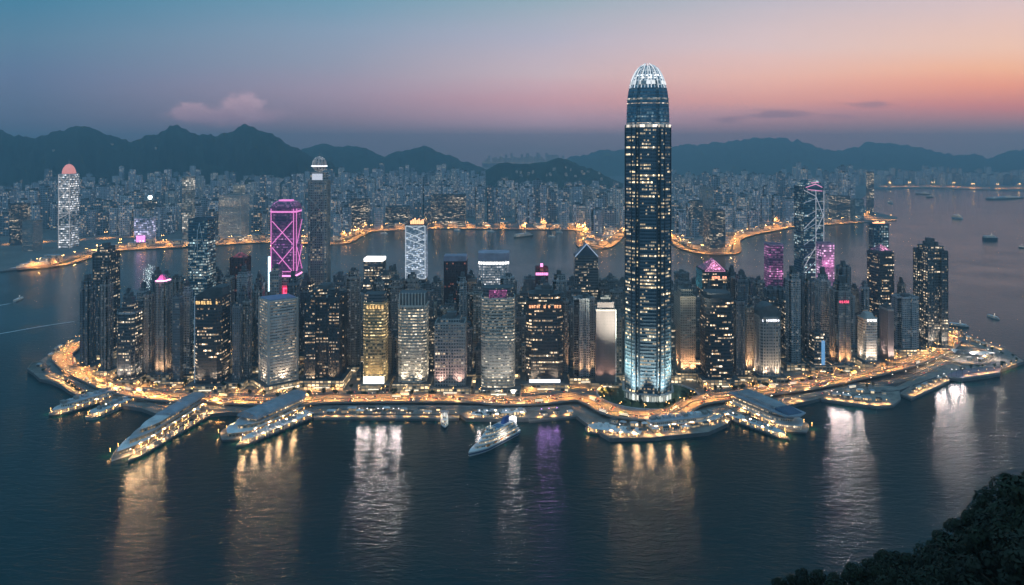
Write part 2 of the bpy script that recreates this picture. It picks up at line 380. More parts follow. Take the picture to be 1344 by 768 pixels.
# ------------------------------------------------------------------ land
def px_poly(pts, z): return [G(u, v, z) for u, v in pts]
def slab(name, poly, z0, z1, mats, label, kind='structure', cat=None):
    # order counter-clockwise
    A = sum(poly[i][0] * poly[(i + 1) % len(poly)][1] - poly[(i + 1) % len(poly)][0] * poly[i][1] for i in range(len(poly)))
    if A < 0: poly = poly[::-1]
    b = MB(); b.prism(poly, z0, z1, True, 0, 1)
    return tag(b.build(name, mats), label, cat, kind=kind if kind != 'thing' else None)
GZ = 4.0
front = [(38, 484), (52, 497), (66, 500), (80, 506), (104, 521), (140, 529), (186, 536), (214, 546), (260, 545), (300, 541), (410, 543), (604, 544), (612, 549), (694, 549), (756, 545), (778, 562), (800, 575), (860, 574), (930, 567), (955, 556), (962, 546), (1000, 540), (1062, 526), (1078, 522), (1100, 520), (1180, 512), (1186, 510), (1236, 492), (1262, 497), (1300, 490), (1344, 474)]
back = [(1320, 458), (1285, 447), (1262, 436), (1248, 430), (1200, 421), (1050, 414), (850, 410), (600, 410), (350, 413), (180, 424), (112, 436), (92, 452), (60, 468)]
island = px_poly(front + back, GZ)
slab('ground', island, -2, GZ, [dark_concrete, paving], 'built-up peninsula ground with its sea wall')
shore = [(-300, 362), (0, 356), (60, 349), (100, 337), (150, 329), (240, 324), (345, 318), (430, 321), (455, 312), (480, 304), (560, 300), (690, 301), (766, 302), (776, 323), (790, 324), (822, 304), (884, 314), (920, 330), (956, 333), (964, 314), (1010, 303), (1045, 298), (1128, 292), (1176, 289), (1178, 285), (1140, 277), (1128, 263), (1146, 248), (1230, 247), (1344, 251), (1620, 256)]
farland = px_poly(shore, 3) + [(9500, 9600), (-8200, 9600)]
slab('far_shore', farland, -2, 3, [dark_concrete, mat('far_ground', (0.20, 0.19, 0.18), 0.9, vs=.01)], 'flat far shore of the harbour under the city')

# ------------------------------------------------------------------ towers
S_box = [(-.5, -.5), (.5, -.5), (.5, .5), (-.5, .5)]
def S_ch(c=.14): return [(-.5 + c, -.5), (.5 - c, -.5), (.5, -.5 + c), (.5, .5 - c), (.5 - c, .5), (-.5 + c, .5), (-.5, .5 - c), (-.5, -.5 + c)]
def S_round(n=28, e=4.0):
    return [(.5 * math.copysign(abs(math.cos(a)) ** (2 / e), math.cos(a)), .5 * math.copysign(abs(math.sin(a)) ** (2 / e), math.sin(a))) for a in [2 * math.pi * (i + .5) / n for i in range(n)]]
def S_cross(w=.17, k=.10, d=.07):
    q = [(-.5, -.5 + w), (-.5 + w, -.5 + w), (-.5 + w, -.5), (-k, -.5), (-k, -.5 + d), (k, -.5 + d), (k, -.5), (.5 - w, -.5), (.5 - w, -.5 + w)]
    out = []
    for r in range(4):
        cs, sn = round(math.cos(r * math.pi / 2)), round(math.sin(r * math.pi / 2))
        out += [(x * cs - y * sn, x * sn + y * cs) for x, y in q]
    return out
def S_notch(a=.2, d=.10):
    q = [(-.5 + .001, -.5), (-a, -.5), (-a, -.5 + d), (a, -.5 + d), (a, -.5), (.5 - .001, -.5)]
    out = []
    for r in range(4):
        cs, sn = round(math.cos(r * math.pi / 2)), round(math.sin(r * math.pi / 2))
        out += [(x * cs - y * sn, x * sn + y * cs) for x, y in q[:-1]] 
    return out
SH = {'box': S_box, 'ch': S_ch(), 'ch2': S_ch(.25), 'round': S_round(), 'cross': S_cross(), 'cross2': S_cross(.24, .07, .11), 'notch': S_notch()}

# facade kinds
FM = {
 'office_dark': fac('office_dark', (0.13, 0.135, 0.15), (0.026, 0.034, 0.045), 1.9, 4.0, .08, .50, .26, .8, 3.2),
 'office_black': fac('office_black', (0.065, 0.068, 0.078), (0.014, 0.02, 0.026), 1.9, 4.0, .1, .52, .20, .88, 3.6, AMB, PALE),
 'office_blue': fac('office_blue', (0.09, 0.20, 0.27), (0.03, 0.10, 0.14), 2.4, 4.0, .06, .4, .30, .7, 1.6, (.55, .9, 1), (1, .9, .7), .2),
 'office_grey': fac('office_grey', (0.42, 0.41, 0.41), (0.05, 0.055, 0.06), 3.2, 3.9, .14, .42, .20, .55, 1.5),
 'office_pale': fac('office_pale', (0.56, 0.54, 0.53), (0.08, 0.08, 0.08), 2.8, 3.7, .04, .6, .62, .6, 1.3, (1, .72, .42), PALE),
 'office_white': fac('office_white', (0.52, 0.52, 0.54), (0.14, 0.15, 0.17), 2.4, 3.8, .05, .42, .95, .1, 2.0, (1, .93, .86), (.95, .95, 1)),
 'office_lit': fac('office_lit', (0.40, 0.38, 0.34), (0.12, 0.11, 0.09), 2.7, 3.8, .05, .55, .88, .45, 1.7, (1, .78, .50), (1, .88, .70)),
 'office_gold': fac('office_gold', (0.30, 0.24, 0.15), (0.12, 0.10, 0.05), 2.8, 3.9, .05, .52, .85, .45, 1.9, (1, .66, .26), (1, .76, .40)),
 'office_red': fac('office_red', (0.07, 0.028, 0.03), (0.03, 0.014, 0.02), 3.0, 3.9, .12, .40, .16, .35, 2.2, (1, .25, .16), (1, .50, .30)),
 'office_magenta': fac('office_magenta', (0.22, 0.10, 0.24), (0.10, 0.05, 0.14), 2.4, 3.9, .08, .45, .75, .5, 0.75, (.55, .16, .62), (.9, .40, .8)),
 'office_pink': fac('office_pink', (0.5, 0.28, 0.42), (0.3, 0.12, 0.25), 3.0, 3.9, .06, .25, .97, .1, 1.5, (1, .42, .80), (1, .62, .88)),
 'ifc': fac('landmark_glass', (0.075, 0.135, 0.18), (0.015, 0.06, 0.10), 2.1, 4.15, .08, .50, .27, .95, 3.4, (1, .70, .34), (1, .84, .58), .25),
 'ifc_top': fac('landmark_upper_glass', (0.09, 0.22, 0.32), (0.04, 0.13, 0.20), 2.9, 4.15, .10, .40, .55, .4, .55, (.30, .75, 1), (.75, .85, .8), .25),
 'stone': fac('stone_wall', (0.21, 0.165, 0.165), (0.19, 0.15, 0.15), 4, 4.0, .1, .94, .0, .3, 0),
 'resid_dark': fac('resid_dark', (0.17, 0.185, 0.21), (0.02, 0.024, 0.03), 2.6, 3.2, .2, .45, .14, .15, 2.2, WARM, COOL),
 'resid_brown': fac('resid_brown', (0.30, 0.275, 0.27), (0.03, 0.028, 0.03), 2.7, 3.2, .2, .45, .14, .15, 2.2, PALE, COOL),
 'resid_grey': fac('resid_grey', (0.38, 0.385, 0.40), (0.035, 0.04, 0.045), 2.6, 3.1, .2, .45, .14, .15, 2.0, PALE, COOL),
 'resid_warm': fac('resid_warm', (0.48, 0.40, 0.34), (0.05, 0.045, 0.04), 2.8, 3.2, .2, .45, .22, .2, 2.0, WARM, COOL),
}
def seg_mat(wall): return mat('trim_%02d%02d%02d' % tuple(int(c * 99) for c in wall[:3]), wall, 0.55, 0.1, var=.15)
TRIM = {'office_dark': (0.09, 0.1, 0.11), 'office_black': (0.055, 0.06, 0.07), 'office_blue': (0.09, 0.15, 0.2), 'office_grey': (0.33, 0.32, 0.31), 'office_pale': (0.5, 0.47, 0.44), 'office_white': (0.6, 0.6, 0.62),
        'office_lit': (0.5, 0.48, 0.44), 'office_gold': (0.36, 0.29, 0.19), 'office_red': (0.1, 0.05, 0.05), 'office_magenta': (0.3, 0.12, 0.26), 'office_pink': (0.5, 0.3, 0.42), 'ifc': (0.16, 0.21, 0.26), 'ifc_top': (0.16, 0.28, 0.36),
        'stone': (0.42, 0.36, 0.34), 'resid_dark': (0.21, 0.22, 0.24), 'resid_brown': (0.34, 0.31, 0.30), 'resid_grey': (0.42, 0.42, 0.44), 'resid_warm': (0.36, 0.29, 0.23)}
FOOT = []        # occupied boxes on the peninsula, x0 x1 y0 y1
NEIGH = []       # (u, y, short name) of the towers other labels can point at

def place(uL, uR, vb, dr=0.8, D=None, gz=GZ):
    y0 = F * (HC - gz) / (vb - HV)
    D = D or (uR - uL) * y0 / F * dr
    xl = (uL - 672) * (y0 if uL < 672 else y0 + D) / F
    xr = (uR - 672) * (y0 if uR > 672 else y0 + D) / F
    if xr - xl < 8: xr = xl + 8
    return (xl + xr) / 2, y0 + D / 2, xr - xl, D, y0
def disc(cx, cy_, rx, ry, n=64, a0=0, a1=2 * math.pi): return [(cx + rx * math.cos(a0 + (a1 - a0) * k / n), cy_ + ry * math.sin(a0 + (a1 - a0) * k / n)) for k in range(n)]
def roof_plant(root, poly, w, d, h, rr, m=None):
    b = MB(); k = rr.choice((2, 3))
    for i in range(k):
        a, c = rr.uniform(.15, .3) * w, rr.uniform(.15, .3) * d; cx, cy_ = rr.uniform(-.15, .15) * w, rr.uniform(-.15, .15) * d
        b.box(cx - a, cx + a, cy_ - c, cy_ + c, h, h + rr.uniform(2.5, 7) + i * .11)
    po = b.build('roof_plant', m or dark_concrete, root)
    if rr.random() < .5:
        q = MB(); px, py = rr.uniform(-.2, .2) * w, rr.uniform(-.2, .2) * d
        q.tube((px, py, h), (px, py, h + rr.uniform(9, 18)), .35, .12, 5); q.build('antenna', steel, po)
def tower(label, uL, uR, vt, vb, shape='ch', fm='office_dark', ledge=1, fin=0, dr=.8, D=None, rz=0.0, name='office_tower', cat='tower', crown='flat', group=None, short=None,
          podium=True, taper=None, gz=GZ, foot=True, seed=None, light=None, base_glow=None):
    x, y, w, D, y0 = place(uL, uR, vb, dr, D, gz)
    if rz: # keep the projected width
        w = w / (math.cos(abs(rz)) + dr * math.sin(abs(rz))); D = w * dr
    H = HC + (HV - vt) * y0 / F - gz
    rr = random.Random(seed if seed is not None else int(uL * 7 + vt * 13 + vb))
    root = empty(name, (x, y, gz), rz); tag(root, label, cat, group)
    poly = [(a * w, b * D) for a, b in SH[shape]]
    fm_ = FM[fm]; tr = seg_mat(TRIM[fm])
    info = dict(root=root, poly=poly, w=w, D=D, H=H, rr=rr, tr=tr, y0=y0, x=x, y=y)
    f = MB(); f.prism(poly, 0, H, True, 0, 1); fo = f.build('facade', [fm_, roofm], root); info['facade'] = fo
    fh = 4.0 if fm.startswith('office') or fm == 'ifc' else 3.2
    if ledge:
        b = MB(); z = 12.0
        po = offset(poly, .28 if fm != 'stone' else .1)
        while z < H - 3:
            b.prism(po, z, z + .55, True, bottom=True); z += fh * ledge
        b.build('floor_ledges', tr, fo)
    if fin:
        b = MB(); n = len(poly)
        for i in range(n):
            p0, p1 = poly[i], poly[(i + 1) % n]; L = math.hypot(p1[0] - p0[0], p1[1] - p0[1])
            if L < fin * .6: continue
            k = max(1, round(L / fin)); dx, dy = (p1[0] - p0[0]) / L, (p1[1] - p0[1]) / L
            for j in range(k + 1):
                s_ = L * j / k; cx, cy_ = p0[0] + dx * s_ + dy * .2, p0[1] + dy * s_ - dx * .2
                b.box(-.3, .3, -.55, .55, .3, H + .6, rot=math.atan2(dy, dx), c=(cx, cy_), bottom=False)
        b.build('fins', tr, fo)
    pb = MB(); n = len(poly); inn = offset(poly, -1.0); out = offset(poly, .35)
    for i in range(n):
        j = (i + 1) % n
        pb.prism([out[i], out[j], inn[j], inn[i]], H - .5, H + 1.8 + rr.random() * .3)
    pb.build('parapet', tr, root)
    if crown == 'flat':
        hb = 0
        if rr.random() < .6:
            hb = rr.uniform(4, 11); k1 = rr.uniform(.62, .86); q = MB(); q.prism([(a * k1, b_ * k1) for a, b_ in poly], H, H + hb, True, 0, 1); q.build('setback_storeys', [fm_, roofm], root)
            if rr.random() < .5: q = MB(); q.prism([(a * k1 * .6, b_ * k1 * .6) for a, b_ in poly], H + hb, H + hb + rr.uniform(3, 6), True); q.build('lift_house', dark_concrete, root); hb += 3.5
        roof_plant(root, [(a * .6, b_ * .6) for a, b_ in poly], w * .6, D * .6, H + hb, rr)
        for _ in range(rr.choice((0, 1, 2))):
            q = MB(); tx, ty = rr.uniform(-.36, .36) * w, rr.choice((-.38, .38)) * D; q.prism(disc(tx, ty, 1.5, 1.5, 9), H, H + 3.2, True); q.build('water_tank', concrete, root)
    if podium:
        e = 5 + rr.random() * 3; ph = rr.uniform(7, 12)
        b = MB(); b.prism(offset([(a * w, c * D) for a, c in S_box], e), 0, ph, True, 0, 1); pd = b.build('podium', [shop, roofm], root)
        rf = MB(); rf.box(-w * .2, w * .25, -D / 2 - e - 2.5, -D / 2 - e + .2, 3.6, 4.1); rf.build('entrance_canopy', whitem, pd)
    if foot:
        e = max(w, D) / 2 * (abs(math.cos(rz)) + abs(math.sin(rz))) if rz else 0
        FOOT.append((x - (e or w / 2), x + (e or w / 2), y - (e or D / 2), y + (e or D / 2), label))
        NEIGH.append(((uL + uR) / 2, y, short or label, vt))
    INFO[short or label] = info
    return info
INFO = {}
whitem = glow('canopy_light', (1, .85, .62), 1.5)

def point(root, loc, col, power, r=1.5, name='lamp_light'):
    l = bpy.data.lights.new(name, 'POINT'); l.color = col; l.energy = power; l.shadow_soft_size = r
    o = bpy.data.objects.new(name, l); COL.objects.link(o); o.parent = root; o.location = loc; return o
def spot(root, loc, col, power, rot, ang=60, r=1.0, name='flood_light'):
    l = bpy.data.lights.new(name, 'SPOT'); l.color = col; l.energy = power; l.shadow_soft_size = r; l.spot_size = R(ang); l.spot_blend = 1.0
    o = bpy.data.objects.new(name, l); COL.objects.link(o); o.parent = root; o.location = loc; o.rotation_euler = rot; return o
def band_ring(i, z0, z1, m, name='light_band', off=.6):
    b = MB(); b.prism(offset(i['poly'], off), z0, z1, True, bottom=True); return b.build(name, m, i['root'])
def glyphs(i, z, h, x0, x1, m, name='sign', seed=1, back=None):
    """a lit sign of small strokes along the front face"""
    rr = random.Random(seed); b = MB(); y = min(p[1] for p in i['poly']) - 1.0; x = x0
    while x < x1:
        cw = h * rr.uniform(.5, .8)
        if rr.random() > .12:
            for k in range(rr.choice((2, 3))):
                xx = x + k * cw * .38; b.box(xx, xx + cw * .16, y, y + .4, z, z + h)
            zz = z + rr.choice((0, .42, .84)) * h; b.box(x, x + cw * .85, y + .02, y + .38, zz, zz + h * .16)
        x += cw * 1.35
    o = b.build(name, m, i['root'])
    if back:
        q = MB(); q.box(x0 - 1, x1 + 1, y + .45, y + 1.2, z - 1, z + h + 1); q.build('sign_backing', back, i['root'])
    return o
def lines(i, segs, m, r=.7, name='light_lines'):
    """lit tubes on the front face; segs in fractions of width and height"""
    b = MB(); y = min(p[1] for p in i['poly']) - .9
    for (a, c, d, e) in segs: b.tube((a * i['w'], y, c * i['H']), (d * i['w'], y, e * i['H']), r, r, 6)
    return b.build(name, m, i['root'])
def side_lines(i, segs, m, r=.7, name='light_lines'):
    b = MB(); s_ = -1 if i['x'] > 0 else 1; x = s_ * (i['w'] / 2 + .9)
    for (a, c, d, e) in segs: b.tube((x, a * i['D'], c * i['H']), (x, d * i['D'], e * i['H']), r, r, 6)
    return b.build(name, m, i['root'])

pinkg = glow('pink_light', (1, .30, .68), 2.2); pinkhot = glow('pink_hot_light', (1, .42, .72), 3.2); magline = glow('magenta_line', (1, .24, .72), 1.0); whiteg = glow('white_light', (.95, .95, 1), 2.2); whitehot = glow('white_hot', (1, .98, .95), 3.0)
redg = glow('red_light', (1, .06, .16), 2.5); orangeg = glow('orange_light', (1, .42, .18), 2.5); blueg = glow('blue_light', (.16, .45, .85), .7); amberg = glow('amber_light', (1, .6, .2), 1.8); tealg = pat('teal_light', (.05, .2, .26), (.08, .5, .66), .9)

# --- far left group
tower('near-black tower with a red lit strip near its flat top, tallest of the left end', 122, 157, 334, 470, 'box', 'office_dark', 1, 6, short='the black tower with a red strip')
i = tower('slim dark apartment tower at the left edge of the peninsula', 103, 128, 380, 489, 'cross', 'resid_dark', 1, name='apartment_tower', cat='apartment tower', short='the leftmost tower')
band_ring(i, i['H'] - 8, i['H'] - 5, redg, 'warning_light', .1).scale = (.3, .3, 1)
tower('dark ribbed apartment tower second from the left end', 129, 151, 376, 496, 'cross2', 'resid_brown', 1, name='apartment_tower', cat='apartment tower', short='the second tower from the left')
i = tower('glass office block with grey corner columns, lowest of the left end', 152, 189, 409, 509, 'ch', 'office_dark', 1, 9, short='the low glass block of the left end')
band_ring(i, i['H'] - 3.5, i['H'] - 1, mat('rim', (.5, .52, .55), .4), 'roof_rim')
tower('brown ribbed apartment tower beside the pink crowned one', 187, 204, 389, 501, 'cross', 'resid_brown', 1, name='apartment_tower', cat='apartment tower', short='the brown ribbed tower')
i = tower('slender apartment tower with a glowing pink crown', 202, 226, 372, 503, 'cross', 'resid_brown', 1, name='apartment_tower', cat='apartment tower', crown='none', short='the pink crowned slender tower')
band_ring(i, i['H'] + 1.4, i['H'] + 3.0, pinkhot, off=-.6); b = MB(); b.prism([(p[0] * .8, p[1] * .8) for p in i['poly']], i['H'] + 3.5, i['H'] + 10, True, top=[(p[0] * .3, p[1] * .3) for p in i['poly']]); b.build('crown', mat('pink_roof', (.5, .2, .35), .6), i['root'])
point(i['root'], (0, -i['D'] * .6, i['H'] + 8), (1, .25, .6), 6000, 2)
tower('narrow black slab beside the pink crowned tower', 227, 241, 392, 507, 'box', 'resid_dark', 1, name='apartment_tower', cat='apartment tower', short='the narrow black slab')
tower('pale brown sliver tower left of the black office tower', 240, 253, 385, 500, 'notch', 'resid_grey', 1, name='apartment_tower', cat='apartment tower', short='the pale brown sliver tower')
# --- blue glass tower, black office, red domed tower
i = tower('tall blue glass tower with pale bracing lines and lit lower storeys', 247, 283, 289, 462, 'box', 'office_blue', 1, 0, crown='none', short='the tall blue glass tower')
i['root']['label'] = 'tall blue glass tower with pale bracing lines, left of the red domed tower'
pl = mat('pale_line', (.5, .6, .65), .4, 0, (.55, .8, .9), .03)
lines(i, [(-.2, .72, .1, .98), (.1, .98, .42, .74), (-.45, .66, .0, .72), (0, .72, 0, .93), (-.45, .56, .0, .63), (0, .63, .45, .55), (-.45, .66, 0, .57)], pl, .45)
i = tower('black office tower with rows of amber windows and a sloping roof', 254, 304, 392, 514, 'ch', 'office_black', 1, 0, crown='none', short='the black office tower with amber rows')
b = MB(); w, D, H = i['w'], i['D'], i['H']
for k in range(8):
    a0, a1 = -.5 + k / 8, -.5 + (k + 1) / 8; h0, h1 = [2 + 11 * math.sin(math.pi * min(1, (q + .5) * .62 + .02)) for q in (a0, a1)]
    b.face([(a0 * w, -D * .3, H), (a1 * w, -D * .3, H), (a1 * w, -D * .3, H + h1), (a0 * w, -D * .3, H + h0)]); b.face([(a0 * w, -D * .3, H + h0), (a1 * w, -D * .3, H + h1), (a1 * w, D * .3, H + h1), (a0 * w, D * .3, H + h0)])
b.face([(.5 * w, -D * .3, H), (.5 * w, D * .3, H), (.5 * w, D * .3, H + h1), (.5 * w, -D * .3, H + h1)])
b.build('curved_roof', roofm, i['root']); glyphs(i, H - 7, 4, -w * .40, w * .05, amberg, 'sign', 3); glyphs(i, H - 7, 4, w * .12, w * .38, amberg, 'sign', 9)
b = MB(); b.box(-w * .5 - 1.2, -w * .5 - .2, -D * .38, -D * .3, 2, H + 2); b.build('edge_light', mat('edge', (.4, .5, .6), .4, 0, (.5, .7, .9), .12), i['root'])
i = tower('dark red tower with a rounded crown', 301, 330, 340, 458, 'ch', 'office_red', 1, 4, crown='none', short='the dark red tower')
b = MB(); b.prism([(p[0] * .8, p[1] * .8) for p in i['poly']], i['H'], i['H'] + 4, True, top=[(p[0] * .6, p[1] * .6) for p in i['poly']]); b.prism([(p[0] * .6, p[1] * .6) for p in i['poly']], i['H'] + 4, i['H'] + 8, True, top=[(p[0] * .2, p[1] * .2) for p in i['poly']]); b.build('crown', pat('red_crown', (.25, .06, .08), (1, .15, .2), 1.0), i['root'])
tower('ribbed dark apartment tower between black and pale office towers', 305, 318, 404, 510, 'box', 'resid_dark', 1, name='apartment_tower', cat='apartment tower', short='the ribbed dark tower')
tower('brown apartment tower at the left flank of the pale corner office', 318, 331, 398, 505, 'cross', 'resid_brown', 1, name='apartment_tower', cat='apartment tower', short='the brown flank tower')
# --- pale office seen on its corner
i = tower('pale banded office tower seen on its corner with a blue grey roof', 331, 398, 398, 516, 'box', 'office_pale', 1, 0, dr=.85, rz=R(38), crown='none', short='the pale corner office tower')
b = MB(); b.box(-i['w'] * .48, i['w'] * .48, -i['D'] * .48, i['D'] * .48, i['H'], i['H'] + 3); b.build('roof', mat('blue_roof', (.22, .28, .42), .5), i['root'])
b = MB()
for sx, sy in ((-1, -1), (1, -1), (1, 1), (-1, 1)): b.box(sx * i['w'] / 2 - 1.3, sx * i['w'] / 2 + 1.3, sy * i['D'] / 2 - 1.3, sy * i['D'] / 2 + 1.3, .5, i['H'] + 2.6)
b.build('corner_columns', i['tr'], i['root'])
# --- magenta braced tower
i = tower('magenta lit tower with crossed light bracing and a red sign', 354, 397, 274, 466, 'ch', 'office_magenta', 1, 0, crown='none', short='the magenta braced tower')
w, D, H = i['w'], i['D'], i['H']
zb = .57
b = MB(); b.prism(offset(i['poly'], .55), 0, H * .535, True, 0, 0); b.build('lower_block', FM['office_grey'], i['root'])
lines(i, [(-.40, zb, .40, .735), (.40, zb, -.40, .735), (-.40, .76, .40, .915), (.40, .76, -.40, .915), (-.44, zb, -.44, 1.0), (.44, zb, .44, 1.0), (-.44, zb, .44, zb)], magline, .6)
side_lines(i, [(-.36, zb, .36, .735), (.36, zb, -.36, .735), (-.36, .76, .36, .915), (-.42, zb, -.42, 1.0)], magline, .5)
b = MB(); st_ = [(0, 1.0), (3.5, .97), (6.5, .90), (9, .78), (10.3, .62)]
for (h0, k0), (h1, k1) in zip(st_, st_[1:]): b.prism([(p[0] * k0, p[1] * k0) for p in i['poly']], H + h0, H + h1, True, top=[(p[0] * k1, p[1] * k1) for p in i['poly']])
b.build('crown', pat('mag_crown', (.4, .2, .38), (.9, .28, .75), 1.2), i['root'])
b = MB(); b.prism([(p[0] * .5, p[1] * .5) for p in i['poly']], H + 10.3, H + 12, True); b.build('crown_light', magline, i['root']); band_ring(i, H - 6, H - 3.5, magline)
band_ring(i, H * .536, H * .545, pinkg, off=1.0)
b = MB(); y = -D / 2 - 6; b.box(-w * .22, w * .32, y, -D / 2 - .8, H * .375, H * .475); b.build('sign_board', mat('sign_red', (.3, .02, .05), .5, 0, (1, .05, .15), .7), i['root'])
b = MB(); y -= .5
for (a, c, d, e) in ((-.10, 0, -.04, 1), (.08, 0, .12, 1), (.22, 0, .26, 1), (.08, 0, .26, .12), (.08, .46, .26, .58), (.08, .88, .26, 1), (-.16, .78, -.10, .9)):
    b.box(a * w, d * w, y, y + .4, H * (.385 + .08 * c), H * (.385 + .08 * e))
b.build('sign_lettering', redg, i['root'])
b = MB(); b.box(-w / 2 - 8, -w / 2 - 3, -2, 2, H * .42, H * .66); b.build('side_light_panel', glow('side_panel', (.6, .85, 1), 2.2), i['root'])
# --- tall tower with round screen
i = tower('tallest grey tower left of centre with a round white emblem on top', 404, 434, 238, 446, 'ch', 'office_grey', 1, 5, crown='none', short='the grey tower with a round emblem')
w, D, H = i['w'], i['D'], i['H']
b = MB(); b.prism([(p[0] * .84, p[1] * .84) for p in i['poly']], H, H + 14, True); b.build('upper_block', FM['office_grey'], i['root'])
b = MB(); b.box(-w * .28, w * .28, -D * .42 - 1.6, -D * .42 - .6, H - 8, H + 12); b.build('screen', glow('screen', (.75, .78, .9), .75), i['root'])
prf = MB(); n = 24; rx, rz_ = w * .40, 12.5
P = []
for q in range(9):
    a = math.pi * q / 8; P.append([(rx * math.sin(a) * math.cos(2 * math.pi * k / n), rx * .8 * math.sin(a) * math.sin(2 * math.pi * k / n), H + 27 - rz_ * math.cos(a)) for k in range(n + 1)])
prf.grid(P); prf.build('emblem_globe', pat('globe', (.5, .48, .5), (1, .86, .82), .9, 2.2, 2.2), i['root'], weld=True, smooth=True)
b = MB()
for k in range(n): b.tube((rx * 1.04 * math.cos(2 * math.pi * k / n), rx * .84 * math.sin(2 * math.pi * k / n), H + 24), (rx * 1.04 * math.cos(2 * math.pi * (k + 1) / n), rx * .84 * math.sin(2 * math.pi * (k + 1) / n), H + 24), .8, .8, 5)
b.build('emblem_ring', whiteg, i['root'])
b = MB(); b.tube((0, 0, H + 38), (0, 0, H + 46), .5, .2, 5); b.tube((-3, 0, H + 40), (3, 0, H + 43), .3, .3, 4); b.build('mast', steel, i['root'])
lines(i, [(-.45, .78, .45, .90), (.45, .78, -.45, .90), (-.45, .66, .1, .74), (.1, .74, .45, .6)], mat('brace', (.4, .4, .4), .4), .8, 'bracing')
tower('black fluted office tower with broken rows of lit windows', 400, 455, 392, 511, 'notch', 'office_black', 1, 4, short='the black fluted office tower')
i_ = tower('brown narrow apartment tower left of the yellow lit office', 455, 474, 366, 488, 'cross', 'resid_brown', 1, name='apartment_tower', cat='apartment tower', short='the brown narrow tower')
i = tower('dark tower topped by a bright white light bar', 478, 506, 342, 452, 'box', 'office_dark', 1, 5, crown='none', short='the white topped dark tower')
band_ring(i, i['H'] - 1.5, i['H'] + 3.2, whitehot); point(i['root'], (0, -i['D'] * .7, i['H'] + 5), (.8, .8, 1), 3500, 2)
i = tower('yellow lit office tower with an arched dark top and white base', 476, 510, 399, 513, 'ch', 'office_gold', 1, 0, crown='none', short='the yellow lit office')
w, D, H = i['w'], i['D'], i['H']
b = MB(); b.prism([(p[0] * .9, p[1] * .9) for p in i['poly']], H, H + 12, True, 0, 1); b.build('upper_block', [FM['office_dark'], roofm], i['root'])
glyphs(i, H - 6, 4.2, -w * .42, w * .4, amberg, 'sign', 4); 
b = MB(); b.box(-w * .46, w * .46, -D / 2 - 2.2, -D / 2 - .6, 9, 18); b.build('base_screen', glow('base_white', (1, .95, .85), 2.5), i['root'])
i = tower('narrow pink lit tower right of the white topped one', 510, 525, 362, 458, 'cross', 'resid_warm', 1, name='apartment_tower', cat='apartment tower', short='the narrow pink lit tower')
# --- white braced tower above
i = tower('white lit tower with zigzag light bracing and a dark lower half', 532, 561, 296, 455, 'box', 'office_dark', 1, 0, crown='none', short='the white zigzag tower')
w, D, H = i['w'], i['D'], i['H']; k0 = .56
b = MB(); b.prism(offset(i['poly'], .5), H * k0, H - .8, False, bottom=True); b.build('lit_screen_wall', fac('zigwall', (.5, .54, .6), (.35, .42, .5), 2.5, 3, .1, .3, .9, .05, 1.3, (.62, .78, 1), (.8, .85, 1)), i['root'])
sg = []; nz_ = 4
for k in range(nz_):
    a = k0 + (1 - k0) * k / nz_; c_ = k0 + (1 - k0) * (k + 1) / nz_; m_ = (a + c_) / 2
    sg += [(-.45, a, .45, m_), (.45, m_, -.45, c_), (-.45, m_, .3, a), (-.1, m_ + .02, .45, c_)]
sg += [(-.48, k0, -.48, .995), (.48, k0, .48, .995), (-.48, .995, .48, .995), (-.48, k0, .48, k0)]
lines(i, sg, glow('zig_line', (.85, .93, 1), .62), .6)
b = MB()
for k in range(7): b.box(-w * .3 + k * w * .1, -w * .3 + k * w * .1 + 1.6, -3, 3, H, H + 6 + (k * 37 % 5))
b.build('rooftop_lights', orangeg, i['root'])
# --- pale row office
i = tower('pale office tower with white lit rows and tall fins along its top', 522, 563, 403, 514, 'ch', 'office_lit', 1, 0, crown='none', short='the pale finned office')
w, D, H = i['w'], i['D'], i['H']
b = MB(); b.prism([(p[0] * .94, p[1] * .94) for p in i['poly']], H, H + 16, True, 0, 0)
b.build('upper_block', dark_concrete, i['root']); b = MB()
for k in range(9):
    xx = -w * .44 + k * w * .88 / 8; b.box(xx - .7, xx + .7, -D * .5, -D * .44, H - 3, H + 17.2)
b.build('crown_fins', i['tr'], i['root'])
# --- dark with reddish rooms and grey gridded block
i = tower('dark tower with red lit windows and a pale flat top', 583, 613, 343, 455, 'box', 'office_red', 1, 6, crown='none', short='the dark tower with red windows')
b = MB(); b.box(-i['w'] * .52, i['w'] * .52, -i['D'] * .52, i['D'] * .52, i['H'], i['H'] + 8); b.build('top_block', mat('mauve_top', (.3, .28, .36), .5), i['root'])
tower('grey finely gridded office block with a pink lit base', 571, 612, 426, 517, 'box', 'office_grey', 1, 3.2, crown='flat', short='the grey gridded block')
# --- white lit tower / rounded pale tower
i = tower('white lit tower with a brilliant band under its flat top', 628, 668, 334, 458, 'ch', 'office_white', 1, 5, crown='none', short='the brilliant white tower')
band_ring(i, i['H'] - 15, i['H'] - 11.5, whitehot); b = MB(); b.prism(offset(i['poly'], .8), i['H'] - 10, i['H'] + 2, True); b.build('crown', mat('mauve_crown', (.42, .38, .46), .5), i['root'])
i = tower('rounded pale office tower with a magenta sign and glowing white foot', 631, 676, 393, 519, 'round', 'office_lit', 1, 0, crown='none', short='the rounded pale tower')
w, D, H = i['w'], i['D'], i['H']
b = MB(); b.prism([(p[0] * .9, p[1] * .9) for p in i['poly']], H, H + 13, True, 0, 1); b.build('upper_block', [FM['office_dark'], roofm], i['root'])
b = MB(); b.box(-w * .26, w * .26, -D / 2 - .2, -D / 2 + 4, H + 1, H + 11); b.build('magenta_sign', pat('mag_sign', (.4, .1, .25), (.85, .16, .48), 1.1, 1.6, 2.2), i['root'])
